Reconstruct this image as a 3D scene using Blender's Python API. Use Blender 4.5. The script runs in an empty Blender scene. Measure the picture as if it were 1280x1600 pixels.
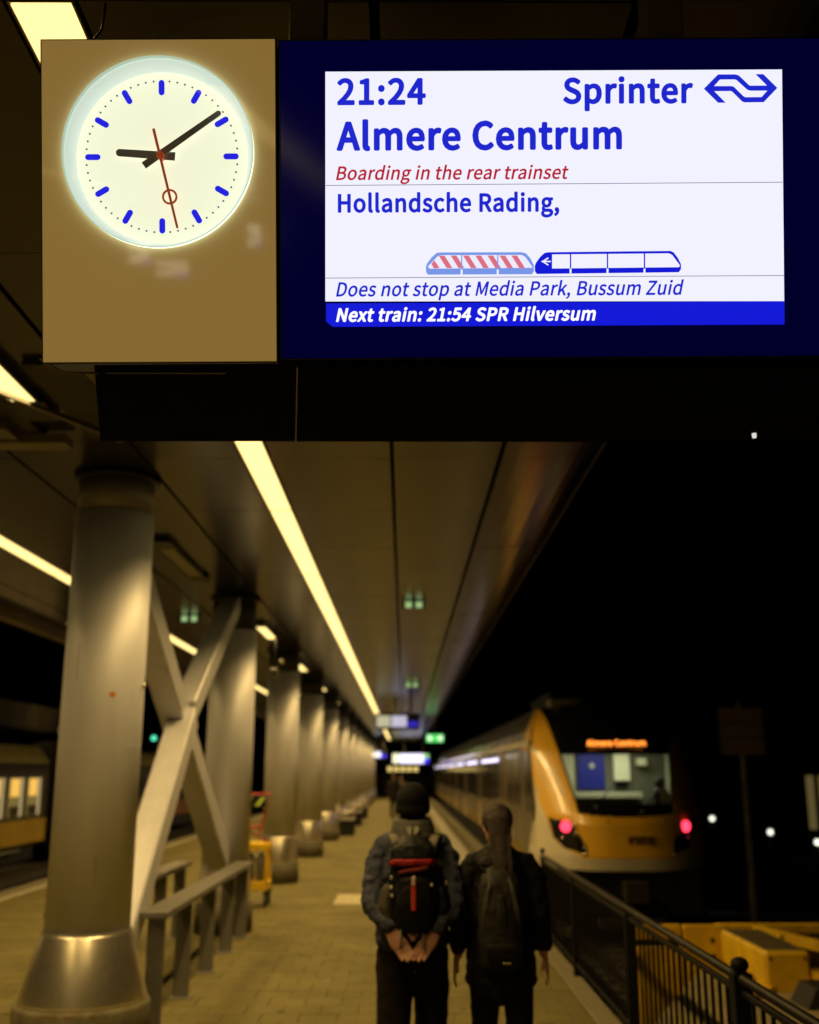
import bpy, math, random, json
from mathutils import Vector, Matrix, noise
R = math.radians
random.seed(7)
S = bpy.context.scene
COL = S.collection

# ------------------------------------------------------------------ camera
PITCH, YAW, CAMH, FPX = R(13.8), R(-0.27), 1.85, 1650.0
cam_d = bpy.data.cameras.new('camera')
cam = bpy.data.objects.new('camera', cam_d); COL.objects.link(cam)
cam.location = (0, 0, CAMH)
cam.rotation_euler = (R(90) + PITCH, 0, YAW)
cam_d.sensor_fit = 'VERTICAL'; cam_d.sensor_height = 24.0; cam_d.sensor_width = 24.0
cam_d.lens = FPX / 1600.0 * 24.0
cam_d.clip_start = 0.05; cam_d.clip_end = 2000
cam_d.dof.use_dof = True; cam_d.dof.focus_distance = 2.75; cam_d.dof.aperture_fstop = 1.5
S.camera = cam
# ------------------------------------------------------------------ night sky and exposure
world = bpy.data.worlds.new('World'); S.world = world; world.use_nodes = True
_n = world.node_tree.nodes; _l = world.node_tree.links
_bg = _n['Background']
_sky = _n.new('ShaderNodeTexSky'); _sky.sky_type = 'NISHITA'; _sky.sun_disc = False
_sky.sun_elevation = R(-8); _sky.sun_rotation = R(200)
_l.new(_sky.outputs[0], _bg.inputs[0]); _bg.inputs[1].default_value = 0.01
S.view_settings.view_transform = 'Standard'; S.view_settings.look = 'None'
S.view_settings.exposure = 0.0; S.view_settings.gamma = 1.0
S.cycles.use_denoising = True
S.cycles.max_bounces = 8; S.cycles.diffuse_bounces = 4; S.cycles.glossy_bounces = 4
S.cycles.transparent_max_bounces = 12
S.cycles.sample_clamp_indirect = 4.0
S.cycles.caustics_reflective = False; S.cycles.caustics_refractive = False
LAMP = (1.0, 0.66, 0.22)      # sodium-warm colour of every platform lamp
STRIP_W = 64.0

# ------------------------------------------------------------------ materials
MATS = {}
def mat(name, col, rough=0.6, metal=0.0, vary=0.0, vscale=3.0, bump=0.0, bscale=40.0, spec=0.5,
        emit=None, estr=0.0, coat=0.0, island=0.0, stretch=None, alpha=None, col2=None, aniso=0.0, world=False):
    if name in MATS: return MATS[name]
    m = bpy.data.materials.new(name); m.use_nodes = True
    nt = m.node_tree; N = nt.nodes; L = nt.links
    b = N['Principled BSDF']
    b.inputs['Base Color'].default_value = (*col, 1)
    b.inputs['Roughness'].default_value = rough
    b.inputs['Metallic'].default_value = metal
    b.inputs['Specular IOR Level'].default_value = spec
    b.inputs['Coat Weight'].default_value = coat
    b.inputs['Coat Roughness'].default_value = 0.04
    b.inputs['Anisotropic'].default_value = aniso
    tc = N.new('ShaderNodeTexCoord'); mp = N.new('ShaderNodeMapping')
    gp = N.new('ShaderNodeNewGeometry')
    L.new(gp.outputs['Position'] if world else tc.outputs['Object'], mp.inputs[0])
    if stretch: mp.inputs['Scale'].default_value = stretch
    src = None
    if vary > 0:
        nz = N.new('ShaderNodeTexNoise'); nz.inputs['Scale'].default_value = vscale; nz.inputs['Detail'].default_value = 6
        nz.inputs['Roughness'].default_value = 0.6
        L.new(mp.outputs[0], nz.inputs['Vector'])
        mr = N.new('ShaderNodeMapRange'); mr.inputs['From Min'].default_value = .3; mr.inputs['From Max'].default_value = .7
        mr.inputs['To Min'].default_value = 0; mr.inputs['To Max'].default_value = 1
        L.new(nz.outputs['Fac'], mr.inputs['Value'])
        mx = N.new('ShaderNodeMix'); mx.data_type = 'RGBA'
        c2 = col2 if col2 else tuple(c * (1 - vary) for c in col)
        mx.inputs['A'].default_value = (*c2, 1); mx.inputs['B'].default_value = (*col, 1)
        L.new(mr.outputs[0], mx.inputs['Factor'])
        src = mx.outputs['Result']
        rr = N.new('ShaderNodeMapRange'); rr.inputs['To Min'].default_value = min(1, rough * 1.25); rr.inputs['To Max'].default_value = rough * 0.85
        L.new(nz.outputs['Fac'], rr.inputs['Value']); L.new(rr.outputs[0], b.inputs['Roughness'])
    if island > 0:
        g = N.new('ShaderNodeNewGeometry'); oi = N.new('ShaderNodeObjectInfo')
        ad = N.new('ShaderNodeMath'); ad.operation = 'ADD'
        L.new(g.outputs['Random Per Island'], ad.inputs[0]); L.new(oi.outputs['Random'], ad.inputs[1])
        fr = N.new('ShaderNodeMath'); fr.operation = 'FRACT'; L.new(ad.outputs[0], fr.inputs[0])
        m2 = N.new('ShaderNodeMapRange'); m2.inputs['To Min'].default_value = 1 - island; m2.inputs['To Max'].default_value = 1 + island
        L.new(fr.outputs[0], m2.inputs['Value'])
        hs = N.new('ShaderNodeHueSaturation'); L.new(m2.outputs[0], hs.inputs['Value'])
        if src: L.new(src, hs.inputs['Color'])
        else: hs.inputs['Color'].default_value = (*col, 1)
        src = hs.outputs[0]
    if src: L.new(src, b.inputs['Base Color'])
    if bump > 0:
        n2 = N.new('ShaderNodeTexNoise'); n2.inputs['Scale'].default_value = bscale; n2.inputs['Detail'].default_value = 4
        L.new(mp.outputs[0], n2.inputs['Vector'])
        bp = N.new('ShaderNodeBump'); bp.inputs['Strength'].default_value = bump; bp.inputs['Distance'].default_value = 0.01
        L.new(n2.outputs['Fac'], bp.inputs['Height']); L.new(bp.outputs[0], b.inputs['Normal'])
    if emit:
        b.inputs['Emission Color'].default_value = (*emit, 1); b.inputs['Emission Strength'].default_value = estr
    MATS[name] = m
    return m
def glass(name, tint=(1, 1, 1), amount=0.08, rough=0.02):
    """thin clear pane: mostly lets light through, mirrors a little by angle"""
    m = bpy.data.materials.new(name); m.use_nodes = True
    nt = m.node_tree; N = nt.nodes; L = nt.links
    for x in list(N): N.remove(x)
    o = N.new('ShaderNodeOutputMaterial'); t = N.new('ShaderNodeBsdfTransparent'); g = N.new('ShaderNodeBsdfGlossy')
    t.inputs[0].default_value = (*tint, 1); g.inputs['Roughness'].default_value = rough
    f = N.new('ShaderNodeFresnel'); f.inputs[0].default_value = 1.45
    a = N.new('ShaderNodeMath'); a.operation = 'ADD'; a.inputs[1].default_value = amount - 0.035; a.use_clamp = True
    L.new(f.outputs[0], a.inputs[0])
    x = N.new('ShaderNodeMixShader'); L.new(a.outputs[0], x.inputs[0]); L.new(t.outputs[0], x.inputs[1]); L.new(g.outputs[0], x.inputs[2])
    L.new(x.outputs[0], o.inputs[0]); MATS[name] = m
    return m
def emis(name, col, s=1.0):
    return mat(name, (0.02, 0.02, 0.02), 0.3, emit=col, estr=s)

# ------------------------------------------------------------------ mesh building
class B:
    def __init__(s): s.v = []; s.f = []; s.sm = []
    def add(s, vs, fs, smooth=False):
        k = len(s.v); s.v += [tuple(v) for v in vs]; s.f += [tuple(i + k for i in f) for f in fs]; s.sm += [smooth] * len(fs)
        return s
    def box(s, x0, x1, y0, y1, z0, z1, M=None):
        vs = [Vector((x, y, z)) for z in (z0, z1) for y in (y0, y1) for x in (x0, x1)]
        if M: vs = [M @ v for v in vs]
        return s.add(vs, [(0, 2, 3, 1), (4, 5, 7, 6), (0, 1, 5, 4), (2, 6, 7, 3), (0, 4, 6, 2), (1, 3, 7, 5)])
    def bev(s, x0, x1, y0, y1, z0, z1, c=0.004, M=None):
        """box with chamfered edges all round"""
        pts = []
        cx, cy, cz = (x0 + x1) / 2, (y0 + y1) / 2, (z0 + z1) / 2
        hx, hy, hz = (x1 - x0) / 2, (y1 - y0) / 2, (z1 - z0) / 2
        c = min(c, hx * .9, hy * .9, hz * .9)
        idx = {}
        for sx in (-1, 1):
            for sy in (-1, 1):
                for sz in (-1, 1):
                    for ax in range(3):
                        p = [sx * (hx - c), sy * (hy - c), sz * (hz - c)]
                        p[ax] = (sx * hx, sy * hy, sz * hz)[ax]
                        idx[(sx, sy, sz, ax)] = len(pts)
                        q = Vector((cx + p[0], cy + p[1], cz + p[2])); pts.append(M @ q if M else q)
        F = []
        I = lambda a, b, d, x: idx[(a, b, d, x)]
        for q in (-1, 1):
            F.append([I(q, -1, -1, 0), I(q, 1, -1, 0), I(q, 1, 1, 0), I(q, -1, 1, 0)][::q])
            F.append([I(-1, q, -1, 1), I(-1, q, 1, 1), I(1, q, 1, 1), I(1, q, -1, 1)][::q])
            F.append([I(-1, -1, q, 2), I(1, -1, q, 2), I(1, 1, q, 2), I(-1, 1, q, 2)][::q])
        for a in (-1, 1):
            for b2 in (-1, 1):
                w = a * b2
                F.append([I(a, b2, -1, 0), I(a, b2, -1, 1), I(a, b2, 1, 1), I(a, b2, 1, 0)][::w])
                F.append([I(a, -1, b2, 2), I(a, -1, b2, 0), I(a, 1, b2, 0), I(a, 1, b2, 2)][::w])
                F.append([I(-1, a, b2, 1), I(-1, a, b2, 2), I(1, a, b2, 2), I(1, a, b2, 1)][::w])
                for d in (-1, 1):
                    F.append([I(a, b2, d, 0), I(a, b2, d, 1), I(a, b2, d, 2)][::(a * b2 * d)])
        return s.add(pts, F)
    def prism(s, poly, d0, d1, fn):
        """poly: 2d points; fn(a, b, d) -> world; extruded from d0 to d1"""
        n = len(poly)
        vs = [fn(a, b, d0) for a, b in poly] + [fn(a, b, d1) for a, b in poly]
        fs = [tuple(range(n - 1, -1, -1)), tuple(range(n, 2 * n))] + [(i, (i + 1) % n, n + (i + 1) % n, n + i) for i in range(n)]
        return s.add(vs, fs)
    def lathe(s, prof, n=32, c=(0, 0, 0), cap=True, M=None, smooth=True):
        vs = []; fs = []
        for r, z in prof:
            for i in range(n):
                a = 2 * math.pi * i / n
                v = Vector((c[0] + r * math.cos(a), c[1] + r * math.sin(a), c[2] + z)); vs.append(M @ v if M else v)
        m = len(prof)
        for j in range(m - 1):
            for i in range(n):
                k = (i + 1) % n
                fs.append((j * n + i, j * n + k, (j + 1) * n + k, (j + 1) * n + i))
        s.add(vs, fs, smooth)
        if cap:
            s.f.append(tuple(len(s.v) - m * n + i for i in range(n - 1, -1, -1))); s.sm.append(False)
            s.f.append(tuple(len(s.v) - n + i for i in range(n))); s.sm.append(False)
        return s
    def tube(s, pts, r, n=10, flat=None, side=None, smooth=True, cap=True):
        """pts path, r radius or list; flat = ratio of second axis; side = hint for first axis"""
        pts = [Vector(p) for p in pts]; m = len(pts)
        rs = r if isinstance(r, (list, tuple)) else [r] * m
        base = len(s.v); vs = []
        up = Vector(side) if side else Vector((0.13, 0.21, 1))
        for j, p in enumerate(pts):
            t = (pts[min(j + 1, m - 1)] - pts[max(j - 1, 0)]).normalized()
            a = (up - t * up.dot(t))
            if a.length < 1e-4: a = t.orthogonal()
            a.normalize(); b = t.cross(a)
            ra = rs[j]
            if isinstance(ra, (tuple, list)): ra, rb = ra
            else: rb = ra * (flat if flat else 1)
            for i in range(n):
                q = 2 * math.pi * i / n
                vs.append(p + a * ra * math.cos(q) + b * rb * math.sin(q))
        fs = [(j * n + i, j * n + (i + 1) % n, (j + 1) * n + (i + 1) % n, (j + 1) * n + i) for j in range(m - 1) for i in range(n)]
        s.add(vs, fs, smooth)
        if cap:
            s.f.append(tuple(base + i for i in range(n - 1, -1, -1))); s.sm.append(False)
            s.f.append(tuple(base + (m - 1) * n + i for i in range(n))); s.sm.append(False)
        return s
    def bar(s, p0, p1, w, h, up=(0, 0, 1)):
        """rectangular bar from p0 to p1; w across, h along up"""
        p0 = Vector(p0); p1 = Vector(p1); t = (p1 - p0).normalized(); u = Vector(up); u = (u - t * u.dot(t)).normalized(); a = t.cross(u)
        M = Matrix((a, t, u)).transposed().to_4x4(); M.translation = p0
        return s.bev(-w / 2, w / 2, 0, (p1 - p0).length, -h / 2, h / 2, min(w, h) * .06, M)
    def ball(s, c, r, n=12):
        rx, ry, rz = r if isinstance(r, (tuple, list)) else (r, r, r)
        m = max(5, n // 2 + 1); vs = []; fs = []
        for j in range(m + 1):
            th = math.pi * j / m
            for i in range(n):
                a = 2 * math.pi * i / n
                vs.append((c[0] + rx * math.sin(th) * math.cos(a), c[1] + ry * math.sin(th) * math.sin(a), c[2] + rz * math.cos(th)))
        for j in range(m):
            for i in range(n): fs.append((j * n + i, (j + 1) * n + i, (j + 1) * n + (i + 1) % n, j * n + (i + 1) % n))
        return s.add(vs, fs, True)
    def mesh(s, name):
        me = bpy.data.meshes.new(name); me.from_pydata([tuple(v) for v in s.v], [], s.f)
        me.polygons.foreach_set('use_smooth', s.sm); me.update()
        return me
    def build(s, name, m, parent=None, **kw):
        me = s.mesh(name); me.materials.append(m)
        return link(name, me, parent, **kw)
def link(name, me, parent=None, loc=None, kind=None, label=None):
    o = bpy.data.objects.new(name, me); COL.objects.link(o)
    if parent: o.parent = parent
    if loc: o.location = loc
    if kind: o['kind'] = kind
    if label: o['label'] = label
    return o
def thing(name, label, cat, loc=(0, 0, 0), group=None, M=None):
    o = bpy.data.objects.new(name, None); COL.objects.link(o); o.empty_display_size = .1
    if M is not None: o.matrix_world = M
    else: o.location = loc
    o['label'] = label; o['category'] = cat
    if group: o['group'] = group
    return o
def tag(o, label, cat, group=None):
    o['label'] = label; o['category'] = cat
    if group: o['group'] = group
    return o
def copy_tree(o, parent=None, skip=()):
    c = o.copy(); COL.objects.link(c)
    if parent: c.parent = parent
    for ch in list(o.children):
        if ch.name.split('.')[0] not in skip: copy_tree(ch, c, skip)
    return c
ORD = ['first', 'second', 'third', 'fourth', 'fifth', 'sixth', 'seventh', 'eighth', 'ninth', 'tenth', 'eleventh', 'twelfth', 'thirteenth', 'fourteenth']

# ================================================================== SETTING
M_floor = mat('paving concrete', (0.132, 0.108, 0.022), 0.75, vary=0.28, vscale=1.3, bump=0.25, bscale=60, island=0.09, world=True)
M_joint = mat('paving joint', (0.10, 0.078, 0.024), 0.95, vary=.3, vscale=20)
M_conc = mat('platform concrete', (0.17, 0.15, 0.10), 0.85, vary=0.35, vscale=4, bump=0.4, bscale=30)
M_white = mat('worn white line', (0.40, 0.37, 0.27), 0.6, vary=0.25, vscale=9, bump=.15)
M_grav = mat('track ballast', (0.035, 0.029, 0.024), 0.95, vary=0.5, vscale=18, bump=1.0, bscale=22)
M_panel = mat('ceiling panel aluminium', (0.055, 0.047, 0.045), 0.22, metal=0.5, vary=0.15, vscale=1.2, island=0.08, bump=0.03, bscale=2.2, world=True)
M_dark = mat('dark void', (0.012, 0.011, 0.010), 0.7)
M_black = mat('black powder coat', (0.012, 0.012, 0.013), 0.42, vary=.3, vscale=5)
M_col = mat('column grey satin paint', (0.70, 0.70, 0.78), 0.48, metal=0.28, vary=0.12, vscale=2.0, stretch=(4, 4, .5), bump=0.03, bscale=10, aniso=.3)
M_steel = mat('brushed stainless steel', (0.95, 0.88, 0.75), 0.29, metal=0.93, vary=0.22, vscale=6, stretch=(3, 3, 1), bump=0.05, bscale=80)
M_rust = mat('rust', (0.20, 0.06, 0.02), 0.9, vary=.4, vscale=30)
M_rail = mat('galvanised grey steel', (0.22, 0.21, 0.20), 0.42, metal=0.4, vary=0.2, vscale=7, bump=.05)
M_tube = emis('lamp diffuser', (1.0, 0.72, 0.24), 1.9)
M_hous = mat('lamp housing grey', (0.28, 0.26, 0.22), 0.5, metal=.3, vary=.1)
M_yel = mat('yellow painted steel', (0.92, 0.60, 0.010), 0.5, vary=0.2, vscale=4, bump=.1, bscale=20, col2=(0.60, 0.36, 0.01))

XL, XR, YB, YE = -6.35, 1.62, -14.0, 96.0
g = B().box(-160, 160, -60, 500, -1.35, -1.0).build('ground', M_grav, kind='structure', label='dark ballast ground of the tracks beside the platform')
# platform slab (drawn with the wider right side beyond the fence)
p = B()
p.prism([(XL, YB), (XR, YB), (XR, 12.9), (2.0, 12.9), (2.0, YE), (XL, YE)], -0.96, -0.007, lambda a, b, d: (a, b, d))
plat = p.build('platform', M_joint, kind='structure', label='paved station platform between two tracks')
M_edge = mat('platform edge concrete', (0.18, 0.155, 0.09), 0.8, vary=.3, vscale=6, bump=.3)
# white safety lines and edge kerb as thin slabs
e = B()
e.bev(XL - .03, XL + .28, YB, YE, -0.05, 0.006, .01); e.build('kerb', M_edge, plat)
e = B(); e.bev(XR - .16, XR + .02, YB, 12.9, -0.05, 0.012, .01); e.build('kerb', M_edge, plat)
e = B(); e.bev(1.74, 2.02, 12.9, YE, -0.05, 0.012, .01); e.build('kerb', M_edge, plat)
e = B(); e.box(XL + .30, XL + .42, YB, YE, -.02, 0.004); e.build('white_line', M_white, plat)
e = B(); e.box(1.14, 1.50, 15.5, YE, -.02, 0.006); e.build('white_line', M_white, plat)
# paving tiles 30 x 30 cm, running bond
T = 0.30
tm = B().bev(-T / 2 + .004, T / 2 - .004, -T / 2 + .004, T / 2 - .004, -.03, 0, .004).mesh('paving_tile'); tm.materials.append(M_floor)
cand = []; half = []; rest = B()
row = 0; y = 1.5
while y < 60:
    x = XL + .44 + T / 2 + (T / 2 if row % 2 else 0)
    lim = XR - .16 if y < 12.9 else (1.14 if y > 15.3 else 1.74)
    if row % 2: half.append((XL + .44 + T / 4, y + T / 2, T / 2))
    while x + T / 2 <= lim + .001:
        cand.append((x, y + T / 2)); x += T
    if lim - (x - T / 2) > .02: half.append(((x - T / 2 + lim) / 2, y + T / 2, lim - x + T / 2))
    row += 1; y += T
def inview(x, yy):
    t = yy
    return yy > 7.6 and abs(x) < 0.40 * yy
vis = sorted([c for c in cand if inview(*c) and not (c[0] < -2.7 and c[1] < 9.5)], key=lambda c: c[1] + .25 * abs(c[0] - .2))[:300]
vs = set(vis)
for (x, yy) in vis:
    o = link('paving_tile', tm, plat, (x, yy, random.uniform(-.0018, .0018)))
for (x, yy) in cand:
    if (x, yy) in vs: continue
    dz = random.uniform(-.0018, .0018)
    h = T / 2 - .005
    if yy < 30:
        rest.box(x - h, x + h, yy - h, yy + h, -.03 + dz, dz)
    else:
        rest.add([(x - h, yy - h, dz), (x + h, yy - h, dz), (x + h, yy + h, dz), (x - h, yy + h, dz)], [(0, 1, 2, 3)])
for (x, yy, w) in half: rest.box(x - w / 2 + .004, x + w / 2 - .004, yy - T / 2 + .005, yy + T / 2 - .005, -.03, 0)
rest.build('paving', M_floor, plat, kind='stuff')
B().box(XL + .44, 1.13, 60.1, YE, -.02, -0.001).build('far_paving', M_floor, plat, kind='stuff')
B().bev(-1.02, -.50, 16.0, 17.25, -.01, .008, .004).build('inspection_cover', mat('pale cover', (.40, .35, .22), .6, vary=.2, vscale=5, bump=.1), plat)

M_stain = mat('dark floor stain', (.055, .043, .014), .8, vary=.3, vscale=20, world=True)
M_gum = mat('pale gum spot', (.20, .17, .08), .7)
for i in range(46):
    x, y_ = random.uniform(-1.5, 1.3), random.uniform(7.8, 16); r_ = random.choice((.012, .018, .03, .05)) ; n_ = 9
    pts = [(x + r_ * random.uniform(.6, 1.2) * math.cos(2 * math.pi * k / n_), y_ + r_ * random.uniform(.6, 1.2) * math.sin(2 * math.pi * k / n_)) for k in range(n_)]
    B().add([(a, b_, .0035) for a, b_ in pts], [tuple(range(n_))]).build('floor_spot', M_stain if i % 3 else M_gum, plat)
# tracks
M_railst = mat('rail steel', (0.16, 0.13, 0.10), 0.4, metal=.7, vary=.4, vscale=6)
M_slp = mat('concrete sleeper', (0.16, 0.15, 0.12), 0.9, vary=.3, vscale=8)
def track(cx, y0, y1):
    t = link('railway_track', None); t['kind'] = 'structure'; t['label'] = 'ballasted railway track'
    for sx in (-.75, .75):
        B().box(cx + sx - .035, cx + sx + .035, y0, y1, -.87, -.80).box(cx + sx - .07, cx + sx + .07, y0, y1, -.95, -.93).box(cx + sx - .012, cx + sx + .012, y0, y1, -.93, -.87).build('rail', M_railst, t)
    q = B(); yy = y0
    while yy < min(y1, 45): q.bev(cx - 1.25, cx + 1.25, yy, yy + .24, -1.02, -.955, .02); yy += .6
    q.build('sleeper', M_slp, t, kind='stuff')
track(3.7, 11.5, 200); track(7.6, 2, 200); track(-7.9, -10, 200); track(-11.5, -10, 200)

# ------------------------------------------------------------------ canopy
can = thing('platform_canopy', 'long flat station canopy with metal ceiling panels over the platform', 'canopy', (-2, YB, 4.0))
def cpart(bb, name, m, **kw):
    o = bb.build(name, m, None, **kw); o.parent = can; o.matrix_parent_inverse = Matrix.Translation((2, -YB, -4.0)); return o
ZC = 4.0
lanes = [(-5.35, -4.75), (-4.75, -3.975), (-3.785, -2.75), (-2.75, -1.85), (-1.85, -1.145), (-.955, -.09), (-.09, .67)]
RS = 1.525
Y0r = 2.6 - RS * 11
meshes = {}
for k, (a, b) in enumerate(lanes):
    w = (b - a) / 2 - .014
    mm = B().bev(-w, w, -RS / 2 + .003, RS / 2 - .003, 0, .03, .0015).mesh('ceiling_panel'); mm.materials.append(M_panel); meshes[k] = mm
def slope_panel(y0, y1, bb):
    # outer eave panel, bending gently upwards to the canopy lip
    prof = [(.69, 0), (.80, .001), (.90, .004), (1.0, .010), (1.08, .017), (1.15, .028), (1.22, .043), (1.29, .065), (1.36, .095), (1.43, .14)]
    for (x0, z0), (x1, z1) in zip(prof, prof[1:]):
        bb.add([(x0, y0, z0), (x1, y0, z1), (x1, y1, z1), (x0, y1, z0), (x0, y0, z0 + .02), (x1, y0, z1 + .02), (x1, y1, z1 + .02), (x0, y1, z0 + .02)],
               [(0, 3, 2, 1), (4, 5, 6, 7), (0, 1, 5, 4), (2, 3, 7, 6)], False)
    return bb
em = slope_panel(-RS / 2 + .0015, RS / 2 - .0015, B()).mesh('eave_panel'); em.materials.append(mat('eave panel glossy', (0.04, 0.025, 0.018), 0.20, metal=0.6, vary=.15, vscale=.8, bump=.12, bscale=1.1, island=.08, world=True))
n = 0; rb = B(); re = B()
for r in range(70):
    yc = Y0r + RS * (r + .5)
    if yc > YE: break
    for k, (a, b) in enumerate(lanes):
        xc = (a + b) / 2
        if 0 < yc - .7 and n < 270 and not (yc < 5 and k < 3):
            o = link('ceiling_panel', meshes[k], None, (xc, yc, ZC + random.uniform(0, .0015))); o.parent = can
            o.matrix_parent_inverse = Matrix.Translation((2, -YB, -4.0)); n += 1
            o.rotation_euler = (random.uniform(-.0012, .0012), random.uniform(-.0015, .0015), 0)
        else:
            w = (b - a) / 2 - .006
            rb.box(xc - w, xc + w, yc - RS / 2 + .0015, yc + RS / 2 - .0015, ZC, ZC + .02)
    if 0 < yc and yc < 50:
        o = link('eave_panel', em, None, (0, yc, ZC)); o.parent = can; o.matrix_parent_inverse = Matrix.Translation((2, -YB, -4.0))
        o.rotation_euler = (0, random.uniform(-.003, .003), 0)
    else: slope_panel(yc - RS / 2, yc + RS / 2, re)
cpart(rb, 'far_ceiling_panels', M_panel, kind='stuff')
re.v = [(x, y_, z + ZC) for x, y_, z in re.v]; cpart(re, 'far_eave_panels', em.materials[0], kind='stuff')
cpart(B().box(-5.42, 1.40, Y0r, YE, ZC + .20, ZC + .34), 'roof_slab', M_dark)
cpart(B().bev(-5.50, -5.36, Y0r, YE, ZC - .16, ZC + .30, .02), 'fascia', mat('canopy fascia', (.2, .16, .11), .5, vary=.4, vscale=1.5, stretch=(1, .4, 1)))
cpart(B().bev(1.40, 1.46, Y0r, YE, ZC + .15, ZC + .34, .01), 'fascia', M_black)

# ------------------------------------------------------------------ strip lights
def area(parent, lx, ly, P, z, tilt=0.0):
    d = bpy.data.lights.new('lamp_light', 'AREA'); d.shape = 'RECTANGLE'; d.size = lx; d.size_y = ly
    d.energy = P; d.color = LAMP; d.spread = R(138)
    o = bpy.data.objects.new('lamp_light', d); COL.objects.link(o); o.parent = parent; o.location = (0, 0, z); o.rotation_euler = (0, tilt, 0)   # tilt chosen to throw more light on the tracks than the columns
    return o
def strip_proto(L, w=.176):
    t = thing('strip_light', '', 'strip light', (0, 0, 0), 'long ceiling strip lights')
    B().box(-w / 2, w / 2, -L / 2 + .016, L / 2 - .016, -.002, .006).build('diffuser', M_tube, t)
    h = B().box(-w / 2 - .008, -w / 2 - .001, -L / 2, L / 2, -.004, .08).box(w / 2 + .001, w / 2 + .008, -L / 2, L / 2, -.004, .08).box(-w / 2, w / 2, -L / 2, L / 2, .07, .08)
    h.box(-w / 2, w / 2, -L / 2, -L / 2 + .004, -.003, .07).box(-w / 2, w / 2, L / 2 - .004, L / 2, -.003, .07)
    h.build('housing', M_hous, t)
    area(t, w, L - .02, STRIP_W, -.035, -R(13))
    return t
SP = strip_proto(3.05); first = True
def place_strip(x, yc, label):
    global first
    if first: t = SP; first = False
    else: t = copy_tree(SP)
    t.location = (x, yc, ZC); t['label'] = label
    return t
for k in range(-4, 24):
    yc = 2.6 + 3.05 * (k + .5)
    if k == -1: continue
    if k < -1: lb = 'lit strip light in the ceiling behind the photographer'
    elif k == 0: lb = 'bright strip light peeking out at the top left corner above the clock panel'
    elif k < 7: lb = ORD[k - 1] + ' lit segment of the long strip right of the columns, counted from under the sign'
    else: lb = 'far lit segment where the right strip narrows into one line'
    place_strip(-1.05, yc, lb)
# blanking plate in the gap of the strip, near the sign
cpart(B().box(-1.143, -.957, -.45, 2.6, ZC, ZC + .02), 'blank_panel', M_panel)
for k in range(-4, 24):
    yc = 2.6 + 3.05 * (k + .5)
    if k < 2: lb = 'lit strip light of the left row, outside the picture on the left'
    elif k in (2, 3): lb = ['lit strip segment left of the nearest column, farther', 'lit strip segment at the left picture edge beside the nearest column'][3 - k]
    elif k < 6: lb = ['lit strip segment of the left row seen between the crossed braces', 'lit strip segment of the left row just beyond the crossed braces'][k - 4]
    else: lb = 'far lit segment of the left strip seen between the distant columns'
    t_ = place_strip(-3.88, yc, lb); t_.rotation_euler = (0, 0, math.pi)
# short lamps on the column line
def short_lamp(lit):
    L = 1.5; w = .15
    t = thing('ceiling_lamp', '', 'ceiling lamp', (0, 0, 0), 'short ceiling lamps above the column row')
    B().bev(-w / 2, w / 2, -L / 2, L / 2, -.045, -.004, .008).build('diffuser', M_tube if lit else mat('unlit lamp glass', (.30, .27, .17), .35), t)
    for s in (-1, 1):
        B().prism([(-.12, s * L / 2), (.12, s * L / 2), (.10, s * (L / 2 + .34)), (-.10, s * (L / 2 + .34))], -.05, 0, lambda a, b, d: (a, b, d)).build('end_cap', M_black, t)
    B().box(-w / 2 - .02, -w / 2 - .002, -L / 2, L / 2, -.05, 0).box(w / 2 + .002, w / 2 + .02, -L / 2, L / 2, -.05, 0).build('frame', M_black, t)
    if lit: area(t, w, L, STRIP_W * .22, -.05)
    return t
SPC = 5.72; COL_X = -2.165; COL_Y = 7.7
sl = short_lamp(True)
cy0 = 5.12
sl.location = (COL_X - .07, cy0, ZC); sl['label'] = 'short lit ceiling lamp at the left edge below the clock panel'
ul = short_lamp(False); ul.location = (COL_X - .16, cy0 + SPC, ZC); ul['label'] = 'unlit short ceiling lamp with dark end caps between the two nearest columns'
for i in range(2, 12):
    c = copy_tree(sl); c.location = (COL_X, cy0 + SPC * i, ZC)
    c['label'] = ('short lit ceiling lamp between the %s and %s columns' % (ORD[i - 1], ORD[i])) if i < 5 else 'far short lit ceiling lamp above the column row'
# small hanging light boxes
M_led = emis('greenish led', (0.42, 0.62, 0.25), .8)
for i, (x, y_, lb) in enumerate([(.12, 13.6, 'nearest small ceiling light box with greenish lit squares, right of the long strip'),
                                (.18, 26.5, 'farther ceiling light box with greenish lit squares near the vanishing point'),
                                (-3.05, 14.9, 'ceiling light box with greenish lit squares seen left of the second column')]):
    t = thing('ceiling_light_box', lb, 'light box', (x, y_, ZC), 'small ceiling light boxes')
    k = 1.0 if i != 1 else 1.3
    B().bev(-.15 * k, .15 * k, 0, .06, -.098 * k, -.004, .005).build('box', M_black, t)
    for sx in (-.068, .068):
        B().bev(sx * k - .043 * k, sx * k + .043 * k, -.006, .001, -.090 * k, -.012 * k, .003).build('lit_square', M_led, t)

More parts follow.
